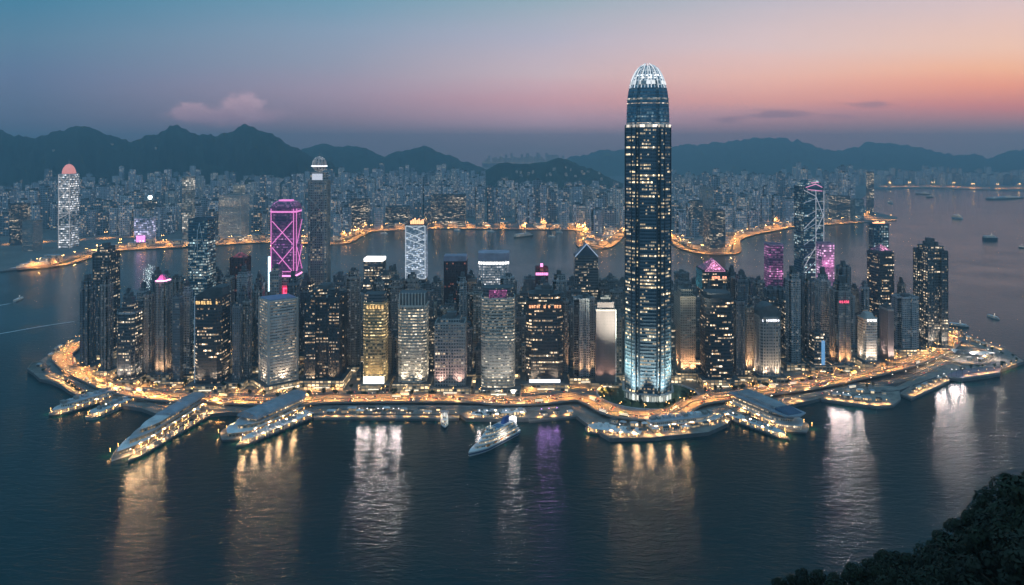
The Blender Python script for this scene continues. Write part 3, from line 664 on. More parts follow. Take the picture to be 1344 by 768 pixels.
for a in (-.45, 0, .45): spot(i['root'], (a * w, -D / 2 - 10, 3), (1, .93, .85), 110000, (R(160), 0, 0), 80)
i = tower('small red lit tower peeping over the roofs', 703, 719, 352, 452, 'box', 'office_red', 1, 3, crown='none', short='the small red lit tower')
band_ring(i, i['H'] - 11, i['H'] - 7, pinkg); b = MB(); b.box(-2, 2, -2, 2, i['H'], i['H'] + 6); b.build('beacon', pinkg, i['root'])
point(i['root'], (0, -i['D'], i['H']), (1, .2, .35), 2500, 1.5)
i = tower('broad black office tower with a glowing orange sign along its top', 690, 739, 398, 512, 'ch', 'office_black', 1, 0, crown='flat', short='the black tower with an orange sign')
w, D, H = i['w'], i['D'], i['H']; glyphs(i, H - 6, 3.6, -w * .42, w * .42, orangeg, 'sign', 12)
b = MB(); b.box(-w * .42, w * .42, -D / 2 - 1.6, -D / 2 - .6, 9.5, 13.5); b.build('lobby_light', whiteg, i['root'])
b = MB(); b.prism([(p[0] * .8, p[1] * .8) for p in i['poly']], H, H + 9, True); b.build('upper_block', dark_concrete, i['root'])
i = tower('dark tower with an angled gable top edged in pale metal', 753, 785, 337, 462, 'box', 'office_dark', 1, 0, dr=.7, crown='none', short='the gable topped dark tower')
w, D, H = i['w'], i['D'], i['H']; b = MB(); hg = 19
b.face([(-w / 2, -D / 2, H), (w / 2, -D / 2, H), (0, -D / 2, H + hg)]); b.face([(w / 2, D / 2, H), (-w / 2, D / 2, H), (0, D / 2, H + hg)])
b.face([(w / 2, -D / 2, H), (w / 2, D / 2, H), (0, D / 2, H + hg), (0, -D / 2, H + hg)]); b.face([(-w / 2, D / 2, H), (-w / 2, -D / 2, H), (0, -D / 2, H + hg), (0, D / 2, H + hg)])
b.build('gable', mat('gable_glass', (.08, .12, .17), .35, .3), i['root'])
lines(i, [(-.5, 1, 0, 1 + hg / H), (.5, 1, 0, 1 + hg / H)], mat('gable_edge', (.5, .55, .6), .4, 0, (.6, .75, 1), .4), .8)
tower('brown ribbed apartment tower under the gable topped one', 752, 781, 394, 503, 'cross2', 'resid_grey', 1, name='apartment_tower', cat='apartment tower', short='the brown ribbed tower left of the blank slab')
i = tower('blank pinkish stone slab tower beside the tallest skyscraper', 781, 808, 408, 509, 'box', 'stone', 0, 0, dr=.5, crown='flat', short='the blank pinkish slab')
b = MB(); b.box(i['w'] / 2 - .3, i['w'] / 2 + .8, -i['D'] / 2 - .6, -i['D'] / 2 + 1, 1, i['H'] + 1.5); b.build('edge_strip', white, i['root'])

# --- right of the landmark
tower('warm lit banded office tower between the landmark and the pink gabled tower', 885, 913, 391, 500, 'box', 'resid_warm', 1, 0, dr=1.4, short='the warm banded office')
tower('dark apartment tower peeping over the warm banded office', 884, 905, 360, 455, 'cross', 'resid_dark', 1, name='apartment_tower', cat='apartment tower', short='the dark tower beside the landmark')
i = tower('dark tower with a glowing pink triangular top and teal side', 914, 955, 356, 466, 'box', 'office_black', 1, 0, crown='none', short='the pink gabled tower')
w, D, H = i['w'], i['D'], i['H']; hg = 17
b = MB(); b.prism(i['poly'], H, H + hg, True, top=[(0.02 * p[0], 0.02 * p[1]) for p in i['poly']]); b.build('roof_pyramid', pat('pyr', (.25, .1, .2), (1, .3, .6), .9), i['root'])
b = MB(); y = -D / 2 - .6; b.face([(-w * .32, y, H + 1), (w * .32, y, H + 1), (0, -D * .08 - .6, H + hg * .82)]); b.face([(-w * .32, y + .3, H + 1), (0, -D * .08 - .3, H + hg * .82), (w * .32, y + .3, H + 1)]); b.build('pink_triangle', pat('pink_tri', (.6, .2, .3), (1, .26, .52), 3.6, 1.8, 1.5), i['root'])
lines(i, [(-.40, 1, 0, 1 + hg * .9 / H), (.40, 1, 0, 1 + hg * .9 / H), (-.40, 1, .40, 1)], glow('pink_edge', (1, .35, .62), 1.0), .35)
b = MB(); b.box(-w / 2 - .8, -w / 2 - .2, -D * .45, D * .45, H * .78, H); b.build('teal_panel', tealg, i['root']); glyphs(i, H - 11, 3.5, -w * .12, w * .4, glow('orsign', (1, .35, .2), 3), 'sign', 6)
i = tower('black office tower with broken amber rows below the pink gable', 918, 964, 394, 509, 'ch', 'office_black', 1, 0, crown='flat', short='the black office below the pink gable')
b = MB(); b.prism([(p[0] * .85, p[1] * .85) for p in i['poly']], i['H'], i['H'] + 8, True); b.build('upper_block', dark_concrete, i['root'])
tower('dark grey apartment tower right of the black office', 963, 978, 398, 500, 'notch', 'resid_dark', 1, name='apartment_tower', cat='apartment tower', short='the dark grey tower')
tower('warm pale ribbed apartment slab left of the curved top office', 977, 990, 406, 497, 'notch', 'resid_warm', 1, name='apartment_tower', cat='apartment tower', short='the warm ribbed slab')
i = tower('grey banded office tower with a curved roof and white lit sign', 989, 1025, 418, 506, 'ch', 'office_grey', 1, 4, crown='none', short='the curved top office')
w, D, H = i['w'], i['D'], i['H']; P = []
for k in range(11):
    a = math.pi * k / 10; P.append([(-w * .5 * math.cos(a), -D * .5 + (D if q else 0), H + 17 * math.sin(a) ** .8) for q in (0, 1)])
b = MB(); b.grid(P); b.face([p[0] for p in P]); b.face([p[1] for p in reversed(P)]); b.build('vaulted_crown', roofm, i['root'])
glyphs(i, H - 4, 3, -w * .42, w * .42, whiteg, 'sign', 8)
i = tower('magenta lit patterned tower standing far back by the water', 1003, 1028, 322, 440, 'box', 'office_pink', 1, 0, crown='none', short='the magenta patterned tower')
i['facade'].data.materials[0] = fac('magpat', (.25, .08, .2), (.12, .03, .1), 3, 3.9, .1, .4, .72, .2, 1.7, (.9, .2, .6), (1, .5, .85))
# --- tall braced landmark on the right
i = tower('tall faceted glass tower with white diagonal bracing and a pink top', 1042, 1081, 246, 440, 'box', 'office_blue', 1, 0, dr=.9, crown='none', short='the faceted braced tower')
w, D, H = i['w'], i['D'], i['H']
wl = mat('white_brace', (.6, .6, .62), .4, 0, (.95, .9, .95), .32)
sg = [(-.5, .46, .1, .60), (.1, .60, .5, .50), (.1, .60, .1, .98), (-.5, .98, .1, .94), (.1, .94, .5, .80), (.1, .70, .5, .82), (.1, .46, .1, .6), (.5, .3, .5, .98), (-.5, .72, .1, .80), (.1, .3, .1, .46)]
lines(i, sg, wl, .6)
for k in range(12): sg.append((.1, .3 + k * .055, .5, .3 + k * .055))
for k in range(6): sg += [(-.5, .42 + k * .095, .1, .50 + k * .085)]
sg_n = 18
lines(i, sg[-18:], mat('thin_brace', (.5, .5, .55), .4, 0, (.8, .85, 1), .25), .4, 'fine_bracing')
b = MB(); b.prism([(p[0] * 1.0, p[1] * 1.0) for p in i['poly']], H, H + 12, True, top=[(p[0] * .55 + w * .1, p[1] * .6) for p in i['poly']]); b.build('faceted_crown', FM['office_blue'], i['root'])
lines(i, [(-.40, 1.0, .1, 1.022), (.1, 1.022, .42, 1.0), (-.15, 1.03, .25, 1.035), (-.3, .985, .42, .975)], glow('pink_edge', (1, .35, .62), 1.0), .6, 'crown_lights')
b = MB(); b.tube((-w * .05, 0, H + 12), (-w * .05, 0, H + 34), .7, .2, 6); b.build('mast', steel, i['root'])
i = tower('pink glowing tower right of the faceted braced tower', 1071, 1095, 321, 448, 'box', 'office_pink', 1, 0, crown='none', short='the pink glowing tower'); point(i['root'], (0, -i['D'], i['H'] * .8), (1, .35, .7), 9000, 3)
tower('broad dark grey apartment tower before the faceted tower', 1030, 1052, 369, 486, 'cross', 'resid_grey', 1, name='apartment_tower', cat='apartment tower', short='the broad grey apartment tower')
tower('slim dark apartment tower below the faceted tower', 1052, 1070, 372, 480, 'cross2', 'resid_dark', 1, name='apartment_tower', cat='apartment tower', short='the slim dark tower below the faceted one')
i = tower('low dark block with a glowing blue vertical strip', 1062, 1084, 446, 489, 'box', 'office_dark', 1, 0, short='the low block with a blue strip'); b = MB(); b.box(i['w'] * .1, i['w'] * .38, -i['D'] / 2 - 1.4, -i['D'] / 2 - .5, 10, i['H'] - 1); b.build('blue_strip', blueg, i['root'])
tower('black apartment tower under the pink glowing tower', 1071, 1094, 378, 470, 'cross', 'resid_dark', 1, name='apartment_tower', cat='apartment tower', short='the black apartment tower')
tower('black apartment tower right of the pink glowing tower', 1095, 1119, 353, 462, 'cross2', 'resid_dark', 1, name='apartment_tower', cat='apartment tower', short='the high black apartment tower')
i = tower('brown apartment tower with red roof lights and glowing amber base', 1087, 1119, 384, 489, 'cross', 'resid_brown', 1, name='apartment_tower', cat='apartment tower', short='the brown tower with red lights')
glyphs(i, i['H'] - 14, 3, -i['w'] * .3, i['w'] * .3, redg, 'roof_lights', 5)
i = tower('pale grey office tower with a white sign and banded front', 1124, 1153, 420, 485, 'ch', 'office_pale', 1, 0, crown='none', short='the pale office with a white sign')
w, D, H = i['w'], i['D'], i['H']; b = MB(); b.prism([(p[0] * .8, p[1] * .8) for p in i['poly']], H, H + 8, True, top=[(p[0] * .5, p[1] * .5) for p in i['poly']]); b.build('crown', i['tr'], i['root']); glyphs(i, H - 2, 3, -w * .3, w * .3, whitehot, 'sign', 2)
tower('plain pale grey slab at the right flank of the white signed office', 1154, 1166, 408, 483, 'box', 'stone', 0, 0, dr=2.0, short='the plain grey flank slab')
i = tower('tall flat blue slab tower behind the pink pyramid tower', 1141, 1166, 295, 436, 'box', 'office_blue', 1, 4, dr=.5, crown='none', short='the tall blue slab')
b = MB()
for k in range(6): b.box(-i['w'] * .4 + k * i['w'] * .14, -i['w'] * .4 + k * i['w'] * .14 + 2, -2, 2, i['H'], i['H'] + 3 + k % 3)
b.build('rooftop_lights', orangeg, i['root'])
i = tower('black office tower with a pink pyramid roof', 1136, 1176, 334, 452, 'ch', 'office_black', 1, 0, crown='none', short='the pink pyramid tower')
b = MB(); b.prism([(p[0] * .85, p[1] * .85) for p in i['poly']], i['H'], i['H'] + 5, True); b.build('upper_block', dark_concrete, i['root'])
b = MB(); b.prism([(p[0] * .8, p[1] * .8) for p in i['poly']], i['H'] + 5, i['H'] + 13, True, top=[(p[0] * .1, p[1] * .1) for p in i['poly']]); b.build('roof_pyramid', pat('pink_pyr', (.5, .2, .28), (1, .28, .48), 1.8), i['root'])
tower('broad dark apartment block left of the big dark slab', 1168, 1208, 392, 468, 'cross', 'resid_grey', 1, dr=.6, name='apartment_tower', cat='apartment tower', short='the broad dark block')
tower('brown apartment tower between pale slab and broad dark block', 1176, 1190, 376, 452, 'cross2', 'resid_brown', 1, name='apartment_tower', cat='apartment tower', short='the brown tower behind the dark block')
i = tower('big dark blue tower standing alone at the right end', 1199, 1244, 331, 462, 'notch', 'office_dark', 1, 5, short='the big dark tower of the right end')

# ------------------------------------------------------------------ the landmark
def landmark():
    vb = 528; y0 = F * (HC - 6) / (vb - HV); D = 56.0
    uc = 853.2; x = (uc - 672) * (y0 + 12) / F; w = 61 * y0 / F
    zt = lambda v: HC + (HV - v) * (y0 + 8) / F - 6
    root = empty('landmark_skyscraper', (x, y0 + D / 2, 6), R(-9)); tag(root, 'giant glass skyscraper with a rounded glowing crown, tallest of all', 'skyscraper')
    q = [(-.5, -.24), (-.36, -.42), (-.27, -.47), (-.26, -.42), (-.20, -.42), (-.19, -.5), (.19, -.5), (.20, -.42), (.26, -.42), (.27, -.47), (.36, -.42), (.5, -.24)]
    base = [(a, b) for a, b in q] + [(-a, -b) for a, b in q]
    w *= .97
    P = lambda s: [(a * w * s, b * D * s) for a, b in base]
    cent = [(.62, 1.0), (1.0, 1.0)]
    H1 = zt(166); stages = []
    f = MB(); f.prism(P(1.0), 0, H1, True, 0, 1); f.build('facade', [FM['ifc'], roofm], root)
    b = MB(); z = 14
    tr = mat('landmark_trim', (.13, .185, .23), .45, .25)
    while z < H1 - 2: b.prism(offset(P(1), .3), z, z + .6, True, bottom=True); z += 4.15
    b.build('floor_ledges', tr, root)
    rb = MB(); pb_ = P(1.0)
    for k_ in range(len(pb_)):
        rb.box(-.55, .55, -.9, .5, 9.5, H1 + .7, c=pb_[k_], rot=math.atan2(pb_[k_][0], -pb_[k_][1]))
    rb.build('corner_ribs', mat('rib', (.03, .055, .08), .35, .5), root)
    # upper tier and the rounded crown, each storey a little narrower
    f = MB(); lv = [(166, .955), (150, .945), (130, .915), (119, .865), (111, .80)]
    for (v0, s0), (v1, s1) in zip(lv, lv[1:]): f.prism(P(s0), zt(v0), zt(v1), True, 0, 1, top=P(s1))
    f.build('upper_tier', [FM['ifc_top'], roofm], root)
    b = MB(); z = H1 + 4
    def sc(z):
        v = HV - (z + 6 - HC) * F / (y0 + 8)
        for (v0, s0), (v1, s1) in zip(lv, lv[1:]):
            if v1 <= v <= v0 + .01: return s0 + (s1 - s0) * (v0 - v) / (v0 - v1)
        return lv[-1][1]
    while z < zt(111): b.prism(offset(P(sc(z)), .25), z, z + .5, True, bottom=True); z += 4.15
    b.build('upper_ledges', tr, root)
    for (za, hh, s, m_) in ((H1 - 1, 3.2, 1.0, 'w'), (zt(131), 2.2, .915, 'w'), (zt(136), .8, .92, 'a'), (zt(162), 1.0, .94, 'a')):
        b = MB(); b.prism(offset(P(s), .6), za, za + hh, True, bottom=True); b.build('light_band', fac('band_w', (.5, .45, .4), (.4, .36, .3), 3, 40, .05, .0, .8, .0, 2.0, (1, .80, .60), (1, .9, .78)) if m_ == 'w' else fac('band_a', (.3, .3, .3), (.2, .2, .2), 3, 40, .05, .0, .7, .0, 2.4, (1, .72, .5), (1, .85, .7)), root)
    # inner dome glass
    f = MB(); dm = [(111, .76), (105, .70), (98, .61), (92, .50), (87, .36), (84, .22)]
    for (v0, s0), (v1, s1) in zip(dm, dm[1:]): f.prism(P(s0), zt(v0), zt(v1), v1 == 84, 0, top=P(s1))
    f.build('crown_core', fac('crown_core', (.2, .3, .36), (.1, .2, .28), 2.5, 3, .1, .3, .7, .1, 3.2, (.8, .93, 1), (1, .95, .9)), root)
    # claw-like lit fins bending inward
    cp = [(115, .835), (106, .765), (99, .68), (93, .575), (88, .45), (84.5, .30), (81.5, .14)]
    n = 36
    for k in range(n):
        a = 2 * math.pi * k / n; ca, sa = math.cos(a), math.sin(a)
        ex = 3.2; r = 1 / (abs(ca) ** ex + abs(sa) ** ex) ** (1 / ex)
        b = MB(); jit = rnd.uniform(-1.4, 1.2); cpk = cp[: len(cp) - (k % 3)]
        for (v0, s0), (v1, s1) in zip(cpk, cpk[1:]):
            b.tube((ca * r * s0 * w / 2, sa * r * s0 * D / 2, zt(v0)), (ca * r * s1 * w / 2, sa * r * s1 * D / 2, zt(v1) + (jit if v1 == cpk[-1][0] else 0)), .55, .45, 5)
        b.build('crown_fin', rnd.choice((glow('fin_w', (.92, .96, 1), .95), glow('fin_d', (.7, .85, 1), .5))), root)
    b = MB(); pp = offset(P(.875), .8); 
    b.prism(offset(P(.80), .6), zt(110.5), zt(105.5), True, top=offset(P(.75), .6)); b.build('crown_band', fac('crown_band', (.5, .5, .5), (.4, .4, .4), 6, 30, .06, .0, .8, .0, 4.5, (1, .97, .92), (.9, .95, 1)), root)
    for k in range(8):
        a = 2 * math.pi * (k + .5) / 8; point(root, (math.cos(a) * w * .2, math.sin(a) * D * .2, zt(98)), (.9, .95, 1), 1200, 2, 'crown_lamp')
    # lit side glass of the foot, floodlights
    for sx in (-1, 1):
        for k, yy in enumerate((-.62, -.44)):
            spot(root, (sx * w * (.50 if k == 0 else .66), yy * D - 6, 5), (.97, 1, .80), 1500000, (R(152), R(sx * 5), 0), 46)
    for sx in (-.35, .35): spot(root, (sx * w, -D * .5 - 12, 4), (1, .95, .82), 600000, (R(158), 0, 0), 80)
    b = MB(); b.prism(offset(P(1.0), 1.2), 0, 9, True, bottom=False); b.build('lobby', fac('lobby', (.4, .4, .38), (.3, .3, .28), 3, 9, .1, .1, .9, .1, 3.0, (1, .95, .8), (.9, 1, .9)), root)
    b = MB(); b.prism(offset(P(1.0), 4), 9, 10, True, bottom=True); b.build('lobby_canopy', pale_roof, root)
    FOOT.append((x - w / 2 - 22, x + w / 2 + 22, y0 - 22, y0 + D + 12, 'landmark')); NEIGH.append((853, y0 + D / 2, 'the tallest skyscraper', 82))
    return x, y0 + D / 2, w, D
LX, LY, LW, LD = landmark()
# its round garden podium
def disc(cx, cy_, rx, ry, n=64, a0=0, a1=2 * math.pi): return [(cx + rx * math.cos(a0 + (a1 - a0) * k / n), cy_ + ry * math.sin(a0 + (a1 - a0) * k / n)) for k in range(n)]
gp = MB(); gp.prism(disc(LX, LY, 62, 56), GZ, GZ + 1.9, True, 0, 1); tag(gp.build('garden_terrace', [concrete, lawn]), 'round garden terrace', kind='structure')
rg = MB()
for k in range(64):
    a, c_ = 2 * math.pi * k / 64, 2 * math.pi * (k + 1) / 64
    rg.prism([(LX + r * math.cos(q), LY + r * .91 * math.sin(q)) for q, r in ((a, 63), (c_, 63), (c_, 60.5), (a, 60.5))][::1], GZ, GZ + 3.4)
tag(rg.build('terrace_wall', pale_roof), 'curved pale rim wall round the garden at the tallest skyscraper', 'wall')

# ------------------------------------------------------------------ roads
def catmull(P, n=10):
    out = []
    for i in range(len(P) - 1):
        p0, p1, p2, p3 = P[max(i - 1, 0)], P[i], P[i + 1], P[min(i + 2, len(P) - 1)]
        for k in range(n):
            s_ = k / n
            out.append(tuple(.5 * ((2 * p1[j]) + (-p0[j] + p2[j]) * s_ + (2 * p0[j] - 5 * p1[j] + 4 * p2[j] - p3[j]) * s_ ** 2 + (-p0[j] + 3 * p1[j] - 3 * p2[j] + p3[j]) * s_ ** 3) for j in range(2)))
    out.append(P[-1]); return out
def strip(path, a, b, z):
    L, Rr = [], []
    for i, p in enumerate(path):
        q = path[min(i + 1, len(path) - 1)]; o = path[max(i - 1, 0)]
        d = Vector((q[0] - o[0], q[1] - o[1])).normalized(); nx, ny = -d.y, d.x
        L.append((p[0] + nx * a, p[1] + ny * a)); Rr.append((p[0] + nx * b, p[1] + ny * b))
    return L, Rr
def road(label, pxs, w, z, elevated=True, lanes=3, name='road'):
    path = catmull([G(u, v, z) for u, v in pxs]); th = 1.4 if elevated else .3
    root = empty(name, (0, 0, 0)); tag(root, label, kind='structure')
    def ribbon(a, b, z0, z1, m, nm):
        q = MB(); A, B = strip(path, a, b, z)
        for i in range(len(path) - 1):
            q.face([(*A[i], z1), (*B[i], z1), (*B[i + 1], z1), (*A[i + 1], z1)][::1])
            if z1 - z0 > .01:
                q.face([(*A[i], z0), (*A[i], z1), (*A[i + 1], z1), (*A[i + 1], z0)]); q.face([(*B[i + 1], z0), (*B[i + 1], z1), (*B[i], z1), (*B[i], z0)])
                q.face([(*A[i], z0), (*A[i + 1], z0), (*B[i + 1], z0), (*B[i], z0)])
        return q.build(nm, m, root)
    ribbon(w / 2, -w / 2, z - th, z, asphalt, 'deck')
    for s_ in (1, -1): ribbon(s_ * w / 2 + .2, s_ * w / 2 - .2, z - .6, z + 1.1, concrete, 'parapet')
    ribbon(.25, -.25, z + .02, z + .9, concrete, 'central_barrier')
    q = MB()
    for ln in range(-lanes, lanes + 1):
        if ln == 0: continue
        a = ln * (w / 2 - .8) / lanes; edge = abs(ln) == lanes; A, B = strip(path, a + .12, a - .12, z)
        for i in range(0, len(path) - 1, 1 if edge else 2): q.face([(*A[i], z + .03), (*B[i], z + .03), (*B[i + 1], z + .03), (*A[i + 1], z + .03)])
    q.build('lane_markings', lane, root)
    if elevated:
        acc = 0
        for i in range(len(path) - 1):
            acc += math.dist(path[i], path[i + 1])
            if acc > 34:
                acc = 0; c = MB(); px, py = path[i]; c.tube((px, py, GZ - 4), (px, py, z - th), 1.4, 1.4, 8); c.box(px - 5, px + 5, py - 1, py + 1, z - th - 1.2, z - th - .02); c.build('pillar', concrete, root)
    return path
hw_px = [(110, 447), (92, 458), (82, 468), (92, 480), (112, 492), (140, 505), (170, 514), (215, 521), (270, 523), (330, 526), (390, 527), (430, 524), (520, 523), (620, 523), (650, 526), (700, 526), (755, 521), (778, 527), (800, 539), (830, 545), (858, 545), (888, 540), (912, 527), (950, 521), (1000, 514), (1060, 506), (1120, 494), (1170, 483), (1215, 468), (1240, 455), (1250, 444), (1246, 434)]
HW = road('wide coastal highway glowing orange, curving along the whole waterfront', hw_px, 26, 9)
st_px = [(124, 462), (118, 474), (130, 488), (160, 505), (200, 512), (260, 516.5), (330, 519), (400, 517.5), (470, 516), (560, 518), (640, 521), (720, 516), (765, 512), (790, 516)]
ST1 = road('service street at the foot of the towers on the left', st_px, 9, GZ + .15, False, 1)
st2_px = [(905, 514), (960, 511), (1020, 507), (1080, 495), (1130, 487), (1180, 472), (1215, 462), (1232, 452)]
ST2 = road('service street at the foot of the towers on the right', st2_px, 9, GZ + .15, False, 1)
AV = []
for k, (v, ua, ub) in enumerate(((484, 150, 1090), (462, 130, 1180), (440, 130, 1230))):
    AV.append(road('cross street between the tower rows, number %s from the water' % ('one', 'two', 'three')[k], [(u, v) for u in range(ua, ub + 1, 120)], 8, GZ + .15, False, 1))
# ramps on the left by the piers
RP = []
for k, pts in enumerate(([(112, 500), (140, 512), (185, 524), (240, 530), (300, 532)], [(185, 520), (200, 528), (235, 536), (285, 537), (400, 534)], [(60, 492), (84, 497), (110, 508), (150, 519), (180, 521)])):
    RP.append(road(('ramp road below the coastal highway at the left piers', 'inner ramp road at the left piers', 'shore lane on the left sea wall')[k], pts, 9, GZ + .2 + k * .05, False, 1))
RP.append(road('quay road running along the piers of the centre', [(410, 535), (500, 534.5), (600, 535), (700, 537), (750, 534)], 8, GZ + .2, False, 1))
RP.append(road('quay road on the right below the highway', [(960, 538), (1010, 531), (1060, 520), (1110, 510), (1180, 500), (1228, 482), (1256, 466)], 8, GZ + .2, False, 1))
RP.append(road('loop road through the park at the right point', [(1240, 470), (1262, 478), (1290, 478), (1300, 468), (1285, 458), (1262, 450), (1252, 442)], 7, GZ + .2, False, 1))

# ------------------------------------------------------------------ fill the rest of the peninsula with blocks
def inside(p, poly):
    x, y = p; r = False
    for i in range(len(poly)):
        a, b = poly[i], poly[i - 1]
        if (a[1] > y) != (b[1] > y) and x < (b[0] - a[0]) * (y - a[1]) / (b[1] - a[1]) + a[0]: r = not r
    return r
def free(x0, x1, y0, y1, m=3):
    return all(x1 + m < f[0] or x0 - m > f[1] or y1 + m < f[2] or y0 - m > f[3] for f in FOOT)
for i_a in range(len(FOOT)):
    for j_a in range(i_a):
        a, b = FOOT[i_a], FOOT[j_a]
        if not (a[1] < b[0] or a[0] > b[1] or a[3] < b[2] or a[2] > b[3]): print('OVERLAP', a[4], '|', b[4])
HEROES = list(NEIGH); NF = 0; used_lab = {}
COLW = {'resid_dark': 'dark', 'resid_brown': 'brown', 'resid_grey': 'grey', 'resid_warm': 'warm pale', 'office_dark': 'glassy dark', 'office_grey': 'banded grey', 'office_black': 'black'}
cand = []
for vb in (500, 490, 477, 466, 455, 446, 437, 428, 421):
    u = 118 + rnd.uniform(0, 12)
    while u < 1236:
        wpx = rnd.uniform(13, 21); cand.append((u, u + wpx, vb + rnd.uniform(-2.5, 2.5))); u += wpx + rnd.uniform(2, 6)
for (ua, ub, vb) in cand:
    x, y, w, D, y0 = place(ua, ub, vb, rnd.uniform(.7, 1.1))
    if w < 11 or not all(inside(p, island) for p in ((x - w / 2 - 4, y - D / 2 - 4), (x + w / 2 + 4, y - D / 2 - 4), (x + w / 2 + 4, y + D / 2 + 4), (x - w / 2 - 4, y + D / 2 + 4))): continue
    if not free(x - w / 2, x + w / 2, y - D / 2, y + D / 2): continue
    if min(math.dist((x, y0), p) for p in HW) < 24 + w * .5: continue
    if min(math.dist((x, y0), p) for p in HW[260:]) < 40: continue
    um = (ua + ub) / 2
    vt = rnd.uniform(366, 408) + (18 if um > 1110 else 0) + (10 if um < 140 else 0)
    if vb > 488: vt = rnd.uniform(410, 470)
    if rnd.random() < .15: vt -= 14
    if um > 1176: vt = max(vt, 396)
    if abs(um - 853) < 34: vt = max(vt, 380)
    fm = rnd.choices(['resid_dark', 'resid_brown', 'resid_grey', 'resid_warm', 'office_dark', 'office_grey'], [5, 5, 4, 1.5, 2.5, 1])[0]
    # a label that points at it through its nearest named neighbour
    nb = min(HEROES, key=lambda q: abs(q[0] - um) * 1.0 + abs(q[1] - y) * .12)
    rel = 'behind' if y > nb[1] + 12 else ('in front of' if y < nb[1] - 25 else ('left of' if um < nb[0] else 'right of'))
    off = '' if abs(um - nb[0]) < 9 else (' on its left' if um < nb[0] else ' on its right')
    if rel in ('left of', 'right of'): off = ''
    ln = nb[2]
    kind = 'block' if fm.startswith('office') else 'apartment tower'
    size = 'low' if vt > 425 else ('high' if vt < 372 else '')
    lab = ' '.join(('%s %s %s %s %s%s' % (size, COLW[fm], kind, rel, ln, off)).split())
    if used_lab.get(lab, 0):
        alt = [a for a in ('slender', 'stout', 'plain', 'ribbed', 'squarish', 'set back', 'half hidden', 'shadowy', 'dimly lit')]
        for a_ in alt:
            if not used_lab.get(a_ + ' ' + lab): lab = a_ + ' ' + lab; break
    if len(lab.split()) > 16: lab = ' '.join(w_ for w_ in lab.split() if w_ not in ('apartment', 'lit', 'the'))
    used_lab[lab] = 1
    tower(lab, ua, ub, vt, vb, rnd.choice(['cross', 'cross2', 'notch'] if fm.startswith('resid') else ['ch', 'box']), fm, 1, 0 if fm.startswith('resid') else rnd.choice((0, 5)), D=D,
          name='apartment_tower' if fm.startswith('resid') else 'office_tower', cat='apartment tower' if fm.startswith('resid') else 'tower', podium=vb > 470, group='blocks packed between the named towers')
    NF += 1
print('fill towers', NF, 'heroes', len(HEROES))

for sh_, col, pw in (('the pale corner office tower', (1, .74, .50), 120000), ('the yellow lit office', (1, .66, .28), 70000), ('the pale finned office', (1, .82, .6), 60000), ('the grey gridded block', (1, .58, .45), 60000), ('the black tower with an orange sign', (1, .7, .45), 50000),
                     ('the blank pinkish slab', (1, .6, .42), 15000), ('the curved top office', (1, .72, .48), 70000), ('the pale office with a white sign', (1, .75, .55), 60000), ('the warm banded office', (1, .54, .26), 80000), ('the black office tower with amber rows', (1, .7, .45), 50000), ('the low glass block of the left end', (1, .75, .55), 50000),
                     ('the black fluted office tower', (1, .6, .3), 40000), ('the pink crowned slender tower', (1, .6, .3), 50000), ('the warm ribbed slab', (1, .6, .3), 60000), ('the brown tower with red lights', (1, .5, .18), 90000), ('the big dark tower of the right end', (1, .75, .5), 60000), ('the plain grey flank slab', (1, .8, .65), 40000), ('the brown ribbed tower left of the blank slab', (1, .55, .25), 50000)):
    q = INFO[sh_]; ow, od = q['w'], q['D']
    if 'corner' in sh_:
        for rz_ in (0, -90): spot(q['root'], (0 if rz_ == 0 else -ow / 2 - 5, -od / 2 - 5 if rz_ == 0 else 0, 12.5), col, pw * .28, (R(168), 0, R(rz_)), 120)
        continue
    for a_ in (-.3, .3): spot(q['root'], (a_ * ow, -od / 2 - 6.5, 12.5), col, pw * .85, (R(163), 0, 0), 100)
    sd = -1 if q['x'] > 0 else 1
    spot(q['root'], (sd * (ow / 2 + 6.5), 0, 12.5), col, pw * .85, (R(163), 0, R(90 * sd)), 100)
# ------------------------------------------------------------------ far city
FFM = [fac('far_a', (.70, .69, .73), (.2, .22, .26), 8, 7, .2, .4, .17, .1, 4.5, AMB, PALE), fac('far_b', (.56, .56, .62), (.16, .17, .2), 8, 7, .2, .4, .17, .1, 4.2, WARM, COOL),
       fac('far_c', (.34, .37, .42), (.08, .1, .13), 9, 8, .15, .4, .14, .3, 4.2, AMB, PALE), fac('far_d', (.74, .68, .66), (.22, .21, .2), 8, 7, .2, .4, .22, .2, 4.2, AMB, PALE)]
def far_tower(root_mb, x, y, w, D, H, sh, mi):
    poly = [(x + a * w, y + b * D) for a, b in SH[sh]]
    root_mb.prism(poly, 3, 3 + H, True, mi, 4)
    root_mb.prism([(x + a * w * .4, y + b * D * .4) for a, b in S_box], 3 + H, 3 + H + min(8, w * .25), True, 4, 4)
FFOOT = []
def ffree(x0, x1, y0, y1, m=4): return all(x1 + m < f[0] or x0 - m > f[1] or y1 + m < f[2] or y0 - m > f[3] for f in FFOOT)
def far_hero(label, uL, uR, vt, vb, fm, shape='box', crown='none', D=None, ledge=2, **k):
    FM.setdefault('far_x', FFM[0])
    i = tower(label, uL, uR, vt, vb, shape, fm, ledge, 0, D=D, crown=crown, podium=False, gz=3.0, foot=False, **k)
    FFOOT.append((i['x'] - i['w'] / 2, i['x'] + i['w'] / 2, i['y'] - i['D'] / 2, i['y'] + i['D'] / 2)); return i
i = far_hero('domed white braced tower across the harbour on the left', 77, 104, 229, 326, 'office_white', 'box', dr=.8)
i['facade'].data.materials[0] = fac('braced_pale', (.34, .36, .38), (.16, .18, .2), 6, 7, .06, .35, .9, .2, 1.8, (.85, .9, 1), (1, .95, .9))
w, D, H = i['w'], i['D'], i['H']
n = 20; P = []
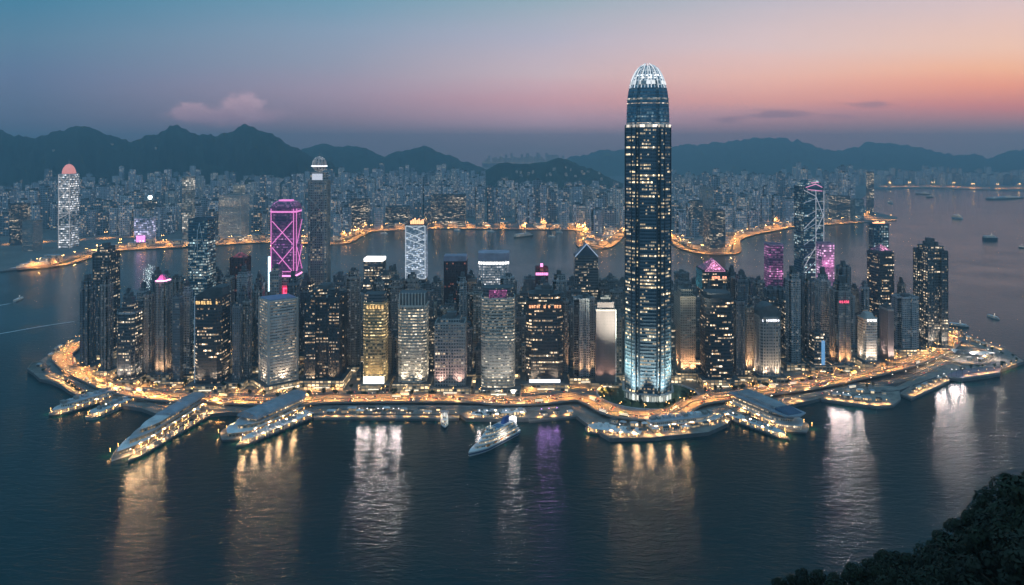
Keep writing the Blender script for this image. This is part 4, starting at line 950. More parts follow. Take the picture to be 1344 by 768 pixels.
for q in range(7):
    a = math.pi / 2 * q / 6; P.append([(w * .5 * math.cos(a) * math.cos(2 * math.pi * k / n), D * .5 * math.cos(a) * math.sin(2 * math.pi * k / n), H + 32 * math.sin(a)) for k in range(n + 1)])
b = MB(); b.grid(P); b.build('dome', mat('dome_pink', (.6, .25, .22), .4, 0, (1, .36, .32), .75), i['root'], weld=True, smooth=True)
b = MB(); b.tube((0, 0, H + 32), (0, 0, H + 48), 1.4, .5, 5); b.build('mast', steel, i['root'])
lines(i, [(-.48, .98, .48, .82), (.48, .98, -.48, .82), (-.48, .82, .48, .66), (.48, .82, -.48, .66), (-.48, .66, .48, .48), (.48, .66, -.48, .48), (-.48, .4, .48, .48), (-.5, .0, -.5, 1), (.5, 0, .5, 1), (-.5, .82, .5, .82), (-.5, .48, .5, .48)], glow('brace_white', (1, .9, .85), .4), 1.0, 'bracing')
far_hero('grey block with a flat roof left of the domed tower', 29, 56, 291, 330, 'office_grey')
far_hero('dark far-shore tower at the left edge of the view', 12, 40, 268, 322, 'office_dark')
i = far_hero('pale violet lit block with a bright pink base on the far shore', 176, 205, 287, 320, 'office_white'); i['facade'].data.materials[0] = fac('violet', (.4, .4, .5), (.25, .25, .35), 6, 7, .06, .25, .95, .1, 2.0, (.65, .65, 1), (.8, .75, 1))
b = MB(); b.box(-i['w'] * .3, i['w'] * .3, -i['D'] / 2 - 3, -i['D'] / 2 - 1, 4, 26); b.build('pink_screen', glow('pscreen', (1, .25, .7), 2.2), i['root'])
i = far_hero('blue grey tower with a white star of light on its roof', 188, 206, 264, 308, 'office_dark')
b = MB(); P = [[(7 * math.sin(math.pi * q / 6) * math.cos(2 * math.pi * k / 10), 7 * math.sin(math.pi * q / 6) * math.sin(2 * math.pi * k / 10), i['H'] + 12 - 7 * math.cos(math.pi * q / 6)) for k in range(11)] for q in range(7)]
b.grid(P); b.build('roof_beacon', glow('beacon_white', (.85, 1, .98), 12), i['root']); point(i['root'], (0, -14, i['H'] + 14), (.8, 1, .98), 60000, 5)
i = far_hero('tall cream lit tower on the far shore', 239, 256, 232, 314, 'office_lit'); i['facade'].data.materials[0] = fac('cream', (.4, .36, .3), (.25, .22, .2), 6, 7, .06, .25, .85, .2, 1.3, (1, .85, .65), (1, .92, .8))
far_hero('broad grey lit office block with a bright roof on the far shore', 287, 327, 257, 312, 'office_pale')
i = far_hero('small block with a glowing white top behind the grey office block', 306, 322, 243, 300, 'office_lit')
far_hero('dark blue block right of the round emblem tower across the water', 460, 486, 262, 300, 'office_dark')
far_hero('wide dark blue hotel block with amber windows on the far shore', 566, 612, 256, 297, 'office_dark', D=60)
far_hero('low dark waterfront block left of the wide hotel', 506, 538, 272, 297, 'office_dark')
far_hero('tall pale twin-topped tower below the dark hill', 764, 778, 246, 285, 'office_grey')
far_hero('dark flat tower on the far waterfront right of the tallest skyscraper', 923, 952, 277, 331, 'office_dark', dr=1.2)
far_hero('dark tower behind the flat waterfront tower', 906, 922, 264, 308, 'office_dark')
far_hero('pale tower with a stepped crown on the far shore', 918, 936, 246, 300, 'office_grey')
far_hero('slim dark needle tower at the harbour mouth', 1137, 1147, 226, 283, 'office_dark')
far_hero('dark block below the needle tower by the harbour mouth', 1088, 1116, 258, 291, 'office_dark')
far_hero('dark block at the shore right of the faceted braced tower', 1116, 1134, 262, 290, 'office_blue')

def shore_v(u):
    v = prof([(a, b) for a, b in shore if not (1128 <= a <= 1178 and b < 291)][:28], u)
    return v
far = []
rowsd = [2750, 2950, 3200, 3500, 3850, 4250, 4700, 5200, 5750]
for ri, d in enumerate(rowsd):
    px = -60.0
    while px < 1140:
        wm = rnd.uniform(20, 46) if ri < 4 else rnd.uniform(20, 34)
        w = wm * F / d; u = px + w / 2; vbase = HV + F * 299 / d
        px += w * (1.12 + rnd.random() * .5)
        if u > 1120: continue
        jy = rnd.uniform(-60, 60); y = d + jy; x = (u - 672) * y / F; D = wm * rnd.uniform(.7, 1.2)
        if not all(inside(p, farland) for p in ((x - wm / 2 - 8, y - D / 2 - 25), (x + wm / 2 + 8, y - D / 2 - 25), (x, y + D))): continue
        if not ffree(x - wm / 2, x + wm / 2, y - D / 2, y + D / 2): continue
        crest = 221 + 5 * math.sin(u * .021) + 4 * math.sin(u * .07 + 1)      # skyline of the back rows
        if u < 60: crest = 240
        if 640 < u < 860: crest = 240
        vt = {0: 276, 1: 268, 2: 260, 3: 252, 4: 245, 5: 238, 6: 233, 7: 229, 8: 225}[ri] + rnd.uniform(-9, 9)
        if rnd.random() < .2: vt -= rnd.uniform(8, 22)
        vt = max(vt, crest + rnd.uniform(-5, 9)); H = HC + (HV - vt) * d / F - 3
        if H < 22: H = rnd.uniform(22, 60)
        far.append((x, y, wm, D, H, u, ri)); FFOOT.append((x - wm / 2, x + wm / 2, y - D / 2, y + D / 2))
# right-hand far bank, beyond the harbour
for d in (6900, 7300, 7800):
    px = 1120.0
    while px < 1420:
        wm = rnd.uniform(24, 60); w = wm * F / d; u = px + w / 2; px += w * (1.15 + rnd.random() * .8); y = d + rnd.uniform(-60, 60)
        x = (u - 672) * y / F; vt = {6900: 232, 7300: 227, 7800: 222}[d] + rnd.uniform(-5, 5); H = HC + (HV - vt) * d / F - 3
        if inside((x, y - 40), farland): far.append((x, y, wm, wm * .8, H, u, 9))
far.sort(key=lambda q: -(q[2] * q[4] / q[1] ** 2))
zones = [(60, 'at the left edge'), (230, 'behind the domed tower'), (400, 'below the highest left hill'), (560, 'below the rounded hills'), (700, 'left of the dark central hill'), (880, 'below the dark central hill'), (1120, 'right of the tallest skyscraper'), (2000, 'beyond the harbour mouth')]
rn = MB(); nind = 0
for k, (x, y, wm, D, H, u, ri) in enumerate(far):
    mi = rnd.choices([0, 1, 2, 3], [4, 4, 3, 2])[0]; sh = rnd.choice(['box', 'ch', 'notch', 'cross']) if ri < 5 else 'box'
    if k < 285:
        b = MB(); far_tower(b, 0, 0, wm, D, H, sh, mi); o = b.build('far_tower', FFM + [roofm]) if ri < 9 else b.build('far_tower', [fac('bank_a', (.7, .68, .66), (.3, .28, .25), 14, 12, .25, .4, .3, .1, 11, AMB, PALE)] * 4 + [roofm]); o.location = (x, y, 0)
        zn = next(z for q, z in zones if u < q); sz = 'tall' if H > 150 else ('mid-height' if H > 85 else 'low'); cn = ('grey', 'slate grey', 'dark', 'pale tan')[mi]
        tag(o, '%s %s block of the hazy far-shore city %s' % (sz, cn, zn), 'tower', 'far-shore %s %s blocks %s' % (sz, cn, zn)); nind += 1
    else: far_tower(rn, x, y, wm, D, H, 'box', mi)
# towers on the saddle behind the central hill
for k in range(46):
    u = 634 + k * 2.5 + rnd.uniform(-1, 1); d = 8300 + rnd.uniform(-250, 250); x = (u - 672) * d / F
    zt = HC + (HV - (208 - 5 * math.sin((u - 634) / 120 * math.pi) + rnd.uniform(-3, 5))) * d / F; bb = MB()
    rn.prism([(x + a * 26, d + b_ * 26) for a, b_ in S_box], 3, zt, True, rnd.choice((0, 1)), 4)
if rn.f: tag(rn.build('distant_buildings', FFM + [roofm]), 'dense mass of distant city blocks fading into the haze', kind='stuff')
print('far individual', nind, 'of', len(far))

# ------------------------------------------------------------------ street lamps (real lights)
SOD = (1.0, .40, .085)
def lamp_proto(h, col, power, headm, double=False, arm=2.4, cone=128, hs=.42):
    root = empty('street_lamp', (0, 0, -500))
    b = MB(); b.tube((0, 0, 0), (0, 0, h), .16, .09, 5); b.tube((0, 0, 0), (0, 0, .5), .35, .3, 5); b.build('pole', darksteel, root)
    for s_ in ((1, -1) if double else (1,)):
        b = MB(); b.tube((0, 0, h - .1), (s_ * arm, 0, h + .35), .08, .07, 4); am = b.build('arm', darksteel, root)
        q = MB(); q.box(s_ * arm - hs, s_ * arm + hs, -hs * .5, hs * .5, h + .2, h + .2 + hs * .5); q.build('lamp_head', headm, am)
    l = bpy.data.lights.new('street_lamp_light', 'SPOT'); l.color = col; l.energy = power; l.shadow_soft_size = .5; l.spot_size = R(cone); l.spot_blend = .5
    o = bpy.data.objects.new('lamp_light', l); COL.objects.link(o); o.parent = root; o.location = (0, 0, h - .5)
    return root
LP_H = lamp_proto(12, SOD, 52000, sodium, True); LP_S = lamp_proto(8, (1, .44, .12), 26000, sodium, cone=160); LP_W = lamp_proto(9, (1, .56, .22), 15000, whitelamp)
LP_A = lamp_proto(8, (1, .46, .13), 30000, sodium, cone=172)
LP_F = lamp_proto(22, SOD, 230000, glow('far_sodium', (1, .5, .15), 60), True, 4, 160, .75)
LP_B = lamp_proto(34, SOD, 1500000, glow('far_sodium', (1, .5, .15), 60), True, 8, 165, 2.6)
LP_F2 = lamp_proto(20, SOD, 200000, glow('far_sodium', (1, .5, .15), 60), True, 4, 150, .75)
def put_lamp(proto, x, y, z, rz, label, group):
    c = copy_tree(proto); c.location = (x, y, z); c.rotation_euler = (0, 0, rz); tag(c, label, 'street lamp', group); return c
def along(path, step, start=0):
    acc = -start; out = []
    for i in range(len(path) - 1):
        L = math.dist(path[i], path[i + 1]); acc += L
        if acc >= step: acc = 0; d = math.atan2(path[i + 1][1] - path[i][1], path[i + 1][0] - path[i][0]); out.append((path[i][0], path[i][1], d))
    return out
NL = 0
for (x, y, d) in along(HW, 26): put_lamp(LP_H, x, y, 9, d + math.pi / 2, 'double-armed orange street lamp on the median of the coastal highway', 'lamps on the coastal highway'); NL += 1
for path, s_, lb in ((ST1, 26, 'orange street lamp on the service street below the left towers'), (ST2, 26, 'orange street lamp on the service street below the right towers')):
    for (x, y, d) in along(path, s_): put_lamp(LP_S, x - math.sin(d) * 5.5, y + math.cos(d) * 5.5, GZ + .1, d - math.pi / 2, lb, lb.replace('orange street lamp', 'lamps')); NL += 1
for path in AV:
    for (x, y, d) in along(path, 40): 
        if free(x - 1, x + 1, y - 1, y + 1, .5): put_lamp(LP_A, x, y + 4.6, GZ + .1, -math.pi / 2, 'orange street lamp in a street between the towers', 'lamps between the towers'); NL += 1
for k, path in enumerate(RP):
    for (x, y, d) in along(path, 30): put_lamp(LP_W if k > 2 else LP_S, x - math.sin(d) * 5, y + math.cos(d) * 5, GZ + .1, d - math.pi / 2, 'street lamp on the %s' % ('left ramp road', 'inner left ramp', 'left shore lane', 'central quay road', 'right quay road', 'park loop road')[k], 'lamps on the %s' % ('left ramp road', 'inner left ramp', 'left shore lane', 'central quay road', 'right quay road', 'park loop road')[k]); NL += 1
fs = [G(u, v, 3) for u, v in shore[1:23]]; fp = catmull(fs, 12)
for (x, y, d) in along(fp, 62): put_lamp(LP_F, x - math.sin(d) * -22, y + 26, 3, d, 'tall orange lamp mast along the far waterfront', 'lamp masts of the far waterfront'); NL += 1
for (x, y, d) in along(fp, 150, 40): put_lamp(LP_F, x, y + 190, 3, d, 'tall orange lamp mast in the streets behind the far waterfront', 'lamp masts behind the far waterfront'); NL += 1
for pts_, st_, zz in (([(1130, 279), (1150, 288.5), (1174, 288.3)], 90, 'spit at the harbour mouth'), ([(1150, 245), (1230, 244.5), (1290, 247), (1350, 247)], 170, 'far bank beyond the harbour mouth'), ([(1150, 240), (1230, 240), (1350, 241)], 300, 'streets of the far bank')):
    for (x, y, d) in along(catmull([G(u, v, 3) for u, v in pts_], 14), st_):
        c = put_lamp(LP_B if y > 4500 else LP_F, x, y, 3, d, 'tall orange lamp mast on the %s' % zz, 'lamp masts on the %s' % zz); NL += 1
print('lamps', NL)
for p_ in (LP_H, LP_S, LP_W, LP_F, LP_A, LP_B):
    for ch in list(p_.children_recursive): bpy.data.objects.remove(ch)
    bpy.data.objects.remove(p_)
for (x, y, d) in along(catmull([(-1900, 2250), (-1700, 2420), (-1480, 2620), (-1250, 2750)], 12), 75):
    if inside((x, y), farland): put_lamp(LP_F2, x, y, 3, d, 'orange lamp mast on the flat ground before the domed tower', 'lamp masts before the domed tower')
for ch in list(LP_F2.children_recursive): bpy.data.objects.remove(ch)
bpy.data.objects.remove(LP_F2)
# far coast road
fr = MB(); A, B = strip(fp, -20, -44, 3)
for i in range(len(fp) - 1): fr.face([(A[i][0], A[i][1] + 46, 3.1), (B[i][0], B[i][1] + 46, 3.1), (B[i + 1][0], B[i + 1][1] + 46, 3.1), (A[i + 1][0], A[i + 1][1] + 46, 3.1)])
tag(fr.build('far_road', mat('far_asphalt', (.12, .11, .10), .8)), 'orange lit coast road of the far shore', kind='structure')

# ------------------------------------------------------------------ vehicles
def car_proto(body, taxi=False):
    root = empty('car', (0, 0, -500)); m = mat('car_' + str(body), body, .35, .2)
    b = MB(); b.prism([(-2.2, -.85), (2.2, -.85), (2.2, .85), (-2.2, .85)], .35, .95, True, bottom=True, top=[(-2.1, -.8), (2.1, -.75), (2.1, .75), (-2.1, .8)]); b.build('body', m, root)
    b = MB(); b.prism([(-1.5, -.76), (.9, -.76), (.9, .76), (-1.5, .76)], .95, 1.5, True, top=[(-1.1, -.62), (.35, -.62), (.35, .62), (-1.1, .62)]); b.build('cabin', darksteel, root)
    for s_ in (-1, 1):
        b = MB(); b.box(2.15, 2.32, s_ * .6 - .22, s_ * .6 + .22, .55, .85); b.build('headlight', head, root)
        b = MB(); b.box(-2.32, -2.15, s_ * .62 - .2, s_ * .62 + .2, .6, .88); b.build('taillight', tail, root)
        for q in (-1.35, 1.35):
            b = MB(); b.tube((q, s_ * .72, .33), (q, s_ * .92, .33), .33, .33, 8); b.build('wheel', darksteel, root)
    return root
def bus_proto(body):
    root = empty('bus', (0, 0, -500))
    b = MB(); b.box(-5.5, 5.5, -1.25, 1.25, .4, 4.2); b.build('body', mat('bus_' + str(body), body, .4), root)
    for s_ in (-1, 1):
        for zz in (1.4, 2.9):
            b = MB(); b.box(-5.2, 5.2, s_ * 1.26 - .02, s_ * 1.26 + .02, zz, zz + .75); b.build('window_band', glow('bus_win', (1, .85, .6), 1.6), root)
        b = MB(); b.box(5.48, 5.62, s_ * .8 - .25, s_ * .8 + .25, .6, 1.0); b.build('headlight', head, root)
        for q in (-3.6, 3.6):
            b = MB(); b.tube((q, s_ * 1.0, .48), (q, s_ * 1.28, .48), .48, .48, 10); b.build('wheel', darksteel, root)
    return root
protos = [(car_proto((.6, .6, .6)), 'white'), (car_proto((.05, .05, .06)), 'black'), (car_proto((.35, .03, .03)), 'red'), (car_proto((.25, .27, .3)), 'grey')]
bus1, bus2 = bus_proto((.45, .35, .1)), bus_proto((.4, .4, .42))
def put_vehicles(path, w, z, step, lab, lanes):
    for ln, s_ in lanes:
        A, _ = strip(path, ln, ln, z); acc = rnd.uniform(0, step); 
        for i in range(len(A) - 1):
            acc += math.dist(A[i], A[i + 1])
            if acc > step:
                acc = rnd.uniform(-.5, .5) * step; d = math.atan2(A[i + 1][1] - A[i][1], A[i + 1][0] - A[i][0]) + (math.pi if s_ < 0 else 0)
                if rnd.random() < .08:
                    c = copy_tree(rnd.choice((bus1, bus2))); tag(c, 'double-deck bus with lit windows driving on the %s' % lab, 'bus', 'buses on the %s' % lab)
                else:
                    pr, cn = rnd.choice(protos); c = copy_tree(pr); tag(c, 'small %s car with headlights on, driving on the %s' % (cn, lab), 'car', '%s cars on the %s' % (cn, lab))
                c.location = (*A[i], z + .02); c.rotation_euler = (0, 0, d)
put_vehicles(HW, 26, 9, 52, 'coastal highway', ((10, -1), (6.2, -1), (2.6, -1), (-2.6, 1), (-6.2, 1), (-10, 1)))
put_vehicles(ST1, 9, GZ + .15, 45, 'left service street', ((2.2, -1), (-2.2, 1))); put_vehicles(ST2, 9, GZ + .15, 45, 'right service street', ((2.2, -1), (-2.2, 1)))
put_vehicles(RP[0], 9, GZ + .2, 50, 'left ramp road', ((-2.2, 1),)); put_vehicles(RP[4], 8, GZ + .2, 50, 'right quay road', ((-2.2, 1),))
for pr in [p_[0] for p_ in protos] + [bus1, bus2]:
    for ch in list(pr.children_recursive): bpy.data.objects.remove(ch)
    bpy.data.objects.remove(pr)

# ------------------------------------------------------------------ trees
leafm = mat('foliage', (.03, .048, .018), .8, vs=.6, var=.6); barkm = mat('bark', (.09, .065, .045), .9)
def crown_mb(r, h0, h1, n, leaf, rr, lobes=7):
    b = MB(); L = []
    for k in range(lobes):
        a = rr.uniform(0, 6.28); q = rr.uniform(.1, .62 if lobes < 20 else .88) * r; L.append((math.cos(a) * q, math.sin(a) * q, h0 + (h1 - h0) * (rr.uniform(.25, .85) if lobes < 20 else rr.uniform(.15, 1.0 - .45 * (q / r) ** 2)), r * (rr.uniform(.35, .55) if lobes < 20 else rr.uniform(.12, .30))))
    for _ in range(n):
        cx, cy_, cz, lr = rr.choice(L)
        d = Vector((rr.gauss(0, 1), rr.gauss(0, 1), rr.gauss(0, .8))).normalized() * lr * rr.uniform(.55, 1.05) ** .6
        c = Vector((cx, cy_, cz)) + d; nrm = (d.normalized() + Vector((rr.uniform(-.7, .7), rr.uniform(-.7, .7), rr.uniform(-.2, .9)))).normalized()
        e = nrm.orthogonal().normalized(); e = (Matrix.Rotation(rr.uniform(0, 6.28), 3, nrm) @ e); g = nrm.cross(e); s_ = leaf * rr.uniform(.6, 1.3)
        b.face([c - e * s_, c - g * s_ * .55, c + e * s_, c + g * s_ * .55])
    return b, L
def tree_proto(r, h, n, leaf, seed, m=leafm, lobes=7):
    rr = random.Random(seed); root = empty('tree', (0, 0, -500)); b, L = crown_mb(r, h * .35, h, n, leaf, rr, lobes); b.build('crown', m, root)
    tk = MB(); tk.tube((0, 0, -.3), (0, 0, h * .4), h * .035 + .08, h * .022 + .05, 6)
    for l in L[:(5 if lobes < 20 else 22)]: tk.tube((0, 0, h * .36), l[:3], h * .018 + .03, .04, 5)
    tk.build('trunk', barkm, root); return root
TP = [tree_proto(4.2, 9, 420, .55, 1), tree_proto(5.0, 8, 480, .55, 2), tree_proto(3.4, 10, 360, .55, 3)]
NT_ = 0
def put_tree(x, y, z, lab, group, s_=1.0):
    global NT_
    c = copy_tree(rnd.choice(TP)); k = s_ * rnd.uniform(.75, 1.2); c.location = (x, y, z); c.rotation_euler = (0, 0, rnd.uniform(0, 6.28)); c.scale = (k, k, k * rnd.uniform(.85, 1.15)); tag(c, lab, 'tree', group); NT_ += 1
for k in range(34):
    a = rnd.uniform(math.pi * .95, math.pi * 2.05); r = rnd.uniform(43, 58)
    put_tree(LX + r * math.cos(a), LY + r * .91 * math.sin(a), GZ + 1.9, 'bushy tree in the round garden of the tallest skyscraper', 'trees in the round garden', .7)
def near_road(x, y, m=9):
    return any(min(math.dist((x, y), p) for p in q) < mm for q, mm in [(HW, 16)] + [(q, 7) for q in [ST1, ST2] + RP])
def row_trees(pts, step, z, lab, group, jit=3, s_=1.0):
    for (x, y, d) in along(catmull([G(u, v, z) for u, v in pts], 14), step):
        x += rnd.uniform(-jit, jit); y += rnd.uniform(-jit, jit)
        if free(x, x, y, y, 2) and not near_road(x, y): put_tree(x, y, z, lab, group, s_)
row_trees([(150, 509), (230, 514), (330, 522.5), (460, 520), (560, 520.5), (690, 522.5)], 13, GZ, 'tree lining the inner side of the coastal highway below the left towers', 'trees lining the highway below the left towers')
row_trees([(150, 502), (240, 510), (330, 514), (460, 512), (620, 514), (740, 510)], 14, GZ, 'tree among the feet of the left and central towers', 'trees among the feet of the towers', 5)
row_trees([(915, 519), (960, 514), (1030, 508.5), (1100, 496.5), (1170, 479)], 12, GZ, 'tree beside the coastal highway below the right towers', 'trees below the right towers')
row_trees([(420, 534), (500, 533.5), (600, 534), (690, 537), (750, 533)], 11, GZ, 'small tree on the sea wall below the central highway', 'small trees on the central sea wall', 2, .6)
row_trees([(620, 547.5), (690, 547.8)], 10, GZ, 'small tree behind the cruise ship berth', 'small trees behind the cruise ship berth', 1, .5)
row_trees([(1166, 485), (1200, 474), (1232, 460)], 9, GZ, 'tree in the green strip below the big dark tower of the right end', 'trees below the right end tower')
row_trees([(56, 488), (80, 500), (106, 516), (140, 524)], 9, GZ, 'shrubby tree on the left shore slope', 'trees on the left shore slope', 2, .7)
row_trees([(1250, 440), (1270, 452), (1300, 462), (1330, 470)], 11, GZ, 'tree on the outer edge of the right point', 'trees on the right point', 4, .8)
row_trees([(1256, 488), (1280, 484), (1310, 482), (1338, 475)], 12, GZ, 'tree on the near edge of the right point', 'trees near the tip of the right point', 4, .7)
row_trees([(1075, 514), (1110, 512), (1150, 509)], 10, GZ, 'tree beside the low roofs of the right dock', 'trees by the right dock', 3, .8)
for p_ in TP:
    pass

# ------------------------------------------------------------------ quays, piers, terminals
deckm = mat('pier_deck', (.24, .21, .18), .8, vs=.12, var=.5); hullm = mat('dark_hull', (.03, .035, .045), .5)
shipwin = fac('ship_windows', (.62, .60, .57), (.15, .12, .08), 2.4, 3.0, .2, .45, .7, .15, 3.4, (1, .64, .30), (1, .82, .56))
arcade = fac('arcade', (.34, .29, .23), (.16, .10, .05), 3.6, 4.2, .2, .3, .7, .1, 3.0, (1, .58, .22), (1, .76, .45))
def local(P0, P1):
    dx, dy = P1[0] - P0[0], P1[1] - P0[1]; return math.hypot(dx, dy), math.atan2(dy, dx)
def hullpoly(L, W, bow=.22, stern=.06, n=6):
    p = [(0, -W / 2 * .85), (L * stern, -W / 2)]
    for k in range(n + 1):
        s_ = k / n; p.append((L * (1 - bow) + L * bow * s_, -W / 2 * (1 - s_ ** 1.8)))
    return p + [(x, -y) for x, y in reversed(p[:-1])]
def sc_poly(p, L, x0, x1, k): return [(x0 + (x1 - x0) * (x / L), y * k) for x, y in p]
def vault(x0, x1, W, z, h, n=10, over=1.5):
    b = MB(); P = []
    for k in range(n + 1):
        a = math.pi * k / n; P.append([(x, -(W / 2 + over) * math.cos(a), z + h * math.sin(a) ** .9) for x in (x0, x1)])
    b.grid(P); b.face([p[1] for p in P]); b.face([p[0] for p in reversed(P)]); return b
def rail_lights(root, L0, L1, W, z, n, m=None):
    for k in range(n):
        x = L0 + (L1 - L0) * k / max(1, n - 1)
        for s_ in (-1, 1):
            b = MB(); b.tube((x, s_ * W, z), (x, s_ * W, z + 3.2), .08, .08, 4); b.box(x - .18, x + .18, s_ * W - .18, s_ * W + .18, z + 3.2, z + 3.5); b.build('deck_lamp', m or sodium, root)
def terminal(label, pa, pb, W, roof='vault', tiers=3, name='ferry_terminal', cat='ferry terminal', bow=.2, rf=.55, lampn=8, glowp=5000, z0=2.5, hull=hullm, seed=0):
    A, B = G(*pa), G(*pb); L, a = local(A, B); root = empty(name, (A[0], A[1], 0), a); tag(root, label, cat); rr = random.Random(seed)
    hp = hullpoly(L, W, bow)
    b = MB(); b.prism(sc_poly(hp, L, 0, L, 1.0), -1, z0, True, 0, 1); b.build('platform', [hull, deckm], root)
    b = MB(); q = offset(hp, .1); n = len(q)
    inn = offset(hp, -.5)
    for i in range(n):
        j = (i + 1) % n
        b.prism([q[i], q[j], inn[j], inn[i]], z0 - .8, z0 + .7)
    b.build('edge_curb', concrete, root)
    for k in range(int(L / 7)):
        x = 3 + k * 7
        if x > L * (1 - bow): break
        for s_ in (-1, 1): c = MB(); c.tube((x, s_ * (W / 2 + .35), -1), (x, s_ * (W / 2 + .35), z0 + 1.1), .32, .32, 6); c.build('fender_pile', darksteel, root)
    z = z0
    for k in range(tiers):
        k0, k1 = .02 + k * .01, (.93 - k * .11); wd = .80 - k * .13; h = 4.2
        b = MB(); b.prism(sc_poly(hp, L, L * k0, L * k1, wd), z, z + h - .45, False); b.build('deck_storey', arcade if roof == 'vault' else shipwin, root)
        b = MB(); b.prism(offset(sc_poly(hp, L, L * k0, L * k1, wd), 1.3), z + h - .45, z + h, True, bottom=True); b.build('deck_roof', pale_roof if k % 2 else white, root)
        z += h
    if roof == 'vault':
        v = vault(L * .03, L * rf, W * .62, z - 1.2, W * .16); vo = v.build('barrel_roof', mat('slate_roof', (.34, .36, .41), .5, .1), root)
        rbm = MB()
        for k in range(int(L * rf / 7)):
            x = L * .04 + k * 7; n = 8
            for s_ in range(n):
                a0, a1 = math.pi * s_ / n, math.pi * (s_ + 1) / n; hw_ = W * .31 + 1.6
                rbm.tube((x, -hw_ * math.cos(a0), z - 1.1 + W * .165 * math.sin(a0) ** .9), (x, -hw_ * math.cos(a1), z - 1.1 + W * .165 * math.sin(a1) ** .9), .16, .16, 4)
        rbm.build('roof_ribs', pale_roof, vo)
    elif roof == 'flat':
        b = MB(); b.prism([(L * .02, -W * .40), (L * .86, -W * .36), (L * .92, 0), (L * .86, W * .36), (L * .02, W * .40)], z, z + 1.4, True, bottom=True); b.build('flat_roof', mat('slate_roof', (.34, .36, .41), .5, .1), root)
        b = MB(); b.box(L * .1, L * .66, -W * .22, W * .22, z + 1.4, z + 4.2); b.build('roof_lantern', pale_roof, root)
        b = MB()
        for k in range(7): b.box(L * .1, L * .66, -W * .21 + k * W * .07 - .12, -W * .21 + k * W * .07 + .12, z + 4.2, z + 4.5)
        b.build('roof_ribs', steel, root)
        b = MB(); b.face([(L * .68, -W * .25, z + 4), (L * .86, -W * .25, z + 1.5), (L * .86, W * .25, z + 1.5), (L * .68, W * .25, z + 4)]); b.face([(L * .68, -W * .25, z + 1.42), (L * .86, -W * .25, z + 1.5), (L * .68, -W * .25, z + 4)]); b.face([(L * .68, W * .25, z + 1.42), (L * .68, W * .25, z + 4), (L * .86, W * .25, z + 1.5)]); b.build('sloped_glazing', mat('blue_glazing', (.10, .17, .28), .2, .3), root)
    else:
        for k in range(int(L / 9)):
            x = L * .06 + k * 8; 
            if x > L * .8: break
            b = MB(); h = rr.uniform(2, 4); b.box(x, x + rr.uniform(3, 5.5), -W * .16, W * rr.uniform(.05, .18), z, z + h); b.build('deck_cabin', rr.choice((white, pale_roof, concrete)), root)
    rail_lights(root, L * .05, L * .9, W * .46, z0, lampn)
    for k in range(max(2, int(L / 20))):
        x = L * (.08 + .84 * k / max(1, max(2, int(L / 20)) - 1))
        for s_ in (-1, 1): spot(root, (x, s_ * W * .44, z0 + 5.5), (1, .56, .22), glowp * 2.2, (0, 0, 0), 150, .5)
    return root, L, z
terminal('long boat-shaped ferry pier with a barrel roof, left of the two', (262, 533), (146, 606), 27, 'vault', 3, seed=1, bow=.26, rf=.46, lampn=12, hull=mat('pier_white', (.62, .62, .63), .5))
terminal('broad ferry pier with a long barrel roof and rounded head, right of the two', (396, 533), (292, 580), 40, 'vault', 3, seed=2, bow=.18, rf=.72, lampn=10)
terminal('low stepped pier like a moored boat at the far left', (150, 521), (64, 547), 22, 'cabins', 2, 'stepped_pier', 'pier', .18, lampn=9, seed=3)
terminal('narrow stone pier with sheds beside the low stepped pier', (196, 517), (114, 552), 17, 'cabins', 1, 'shed_pier', 'pier', .08, lampn=9, seed=4, hull=concrete)
terminal('modern ferry terminal with a slate flat roof and sloped glass prow', (968, 530), (1058, 570), 42, 'flat', 3, seed=5, bow=.2, lampn=9)
terminal('low boat-like jetty alongside the modern ferry terminal', (952, 548), (1036, 579), 11, 'cabins', 1, 'side_jetty', 'pier', .2, lampn=8, seed=6)
terminal('arcaded white waterfront pavilion jutting out below the tallest skyscraper', (842, 575), (768, 565), 20, 'cabins', 1, 'arcade_pavilion', 'pavilion', .14, lampn=7, seed=7)
terminal('curved terrace pier with stepped white decks below the tallest skyscraper', (846, 564), (955, 552), 26, 'cabins', 2, 'terrace_pier', 'pier', .3, lampn=10, seed=8)
terminal('long low jetty beside the left barrel-roofed pier', (280, 543), (168, 608), 8, 'none', 0, 'side_jetty', 'pier', .1, lampn=8, seed=9)
terminal('low tree-lined landing beside the right barrel-roofed pier', (408, 548), (310, 588), 13, 'cabins', 1, 'side_landing', 'pier', .16, lampn=9, seed=10)
terminal('short rounded ferry berth left of the cruise ship stern', (690, 546), (612, 551), 16, 'cabins', 1, 'ferry_berth', 'pier', .2, lampn=6, seed=11)

def quay(label, pxs, z, lamps, m=deckm, name='quay', glowp=4500, side=dark_concrete):
    poly = px_poly(pxs, z); A = sum(poly[i][0] * poly[(i + 1) % len(poly)][1] - poly[(i + 1) % len(poly)][0] * poly[i][1] for i in range(len(poly)))
    if A < 0: poly = poly[::-1]
    cx = sum(p[0] for p in poly) / len(poly); cy_ = sum(p[1] for p in poly) / len(poly)
    root = empty(name, (cx, cy_, 0)); tag(root, label, 'quay'); pl_ = [(p[0] - cx, p[1] - cy_) for p in poly]
    b = MB(); b.prism(pl_, -1, z, True, 0, 1); b.build('deck', [side, m], root)
    b = MB(); o_, i_ = offset(pl_, .15), offset(pl_, -.6)
    for k in range(len(pl_)):
        j = (k + 1) % len(pl_); b.prism([o_[k], o_[j], i_[j], i_[k]], z - 1, z + .9)
    b.build('edge_wall', concrete, root)
    return root, (cx, cy_), poly
q1 = quay('long promenade quay with kiosks below the left central towers', [(412, 548), (602, 549), (604, 538), (412, 537)], 3, 8)
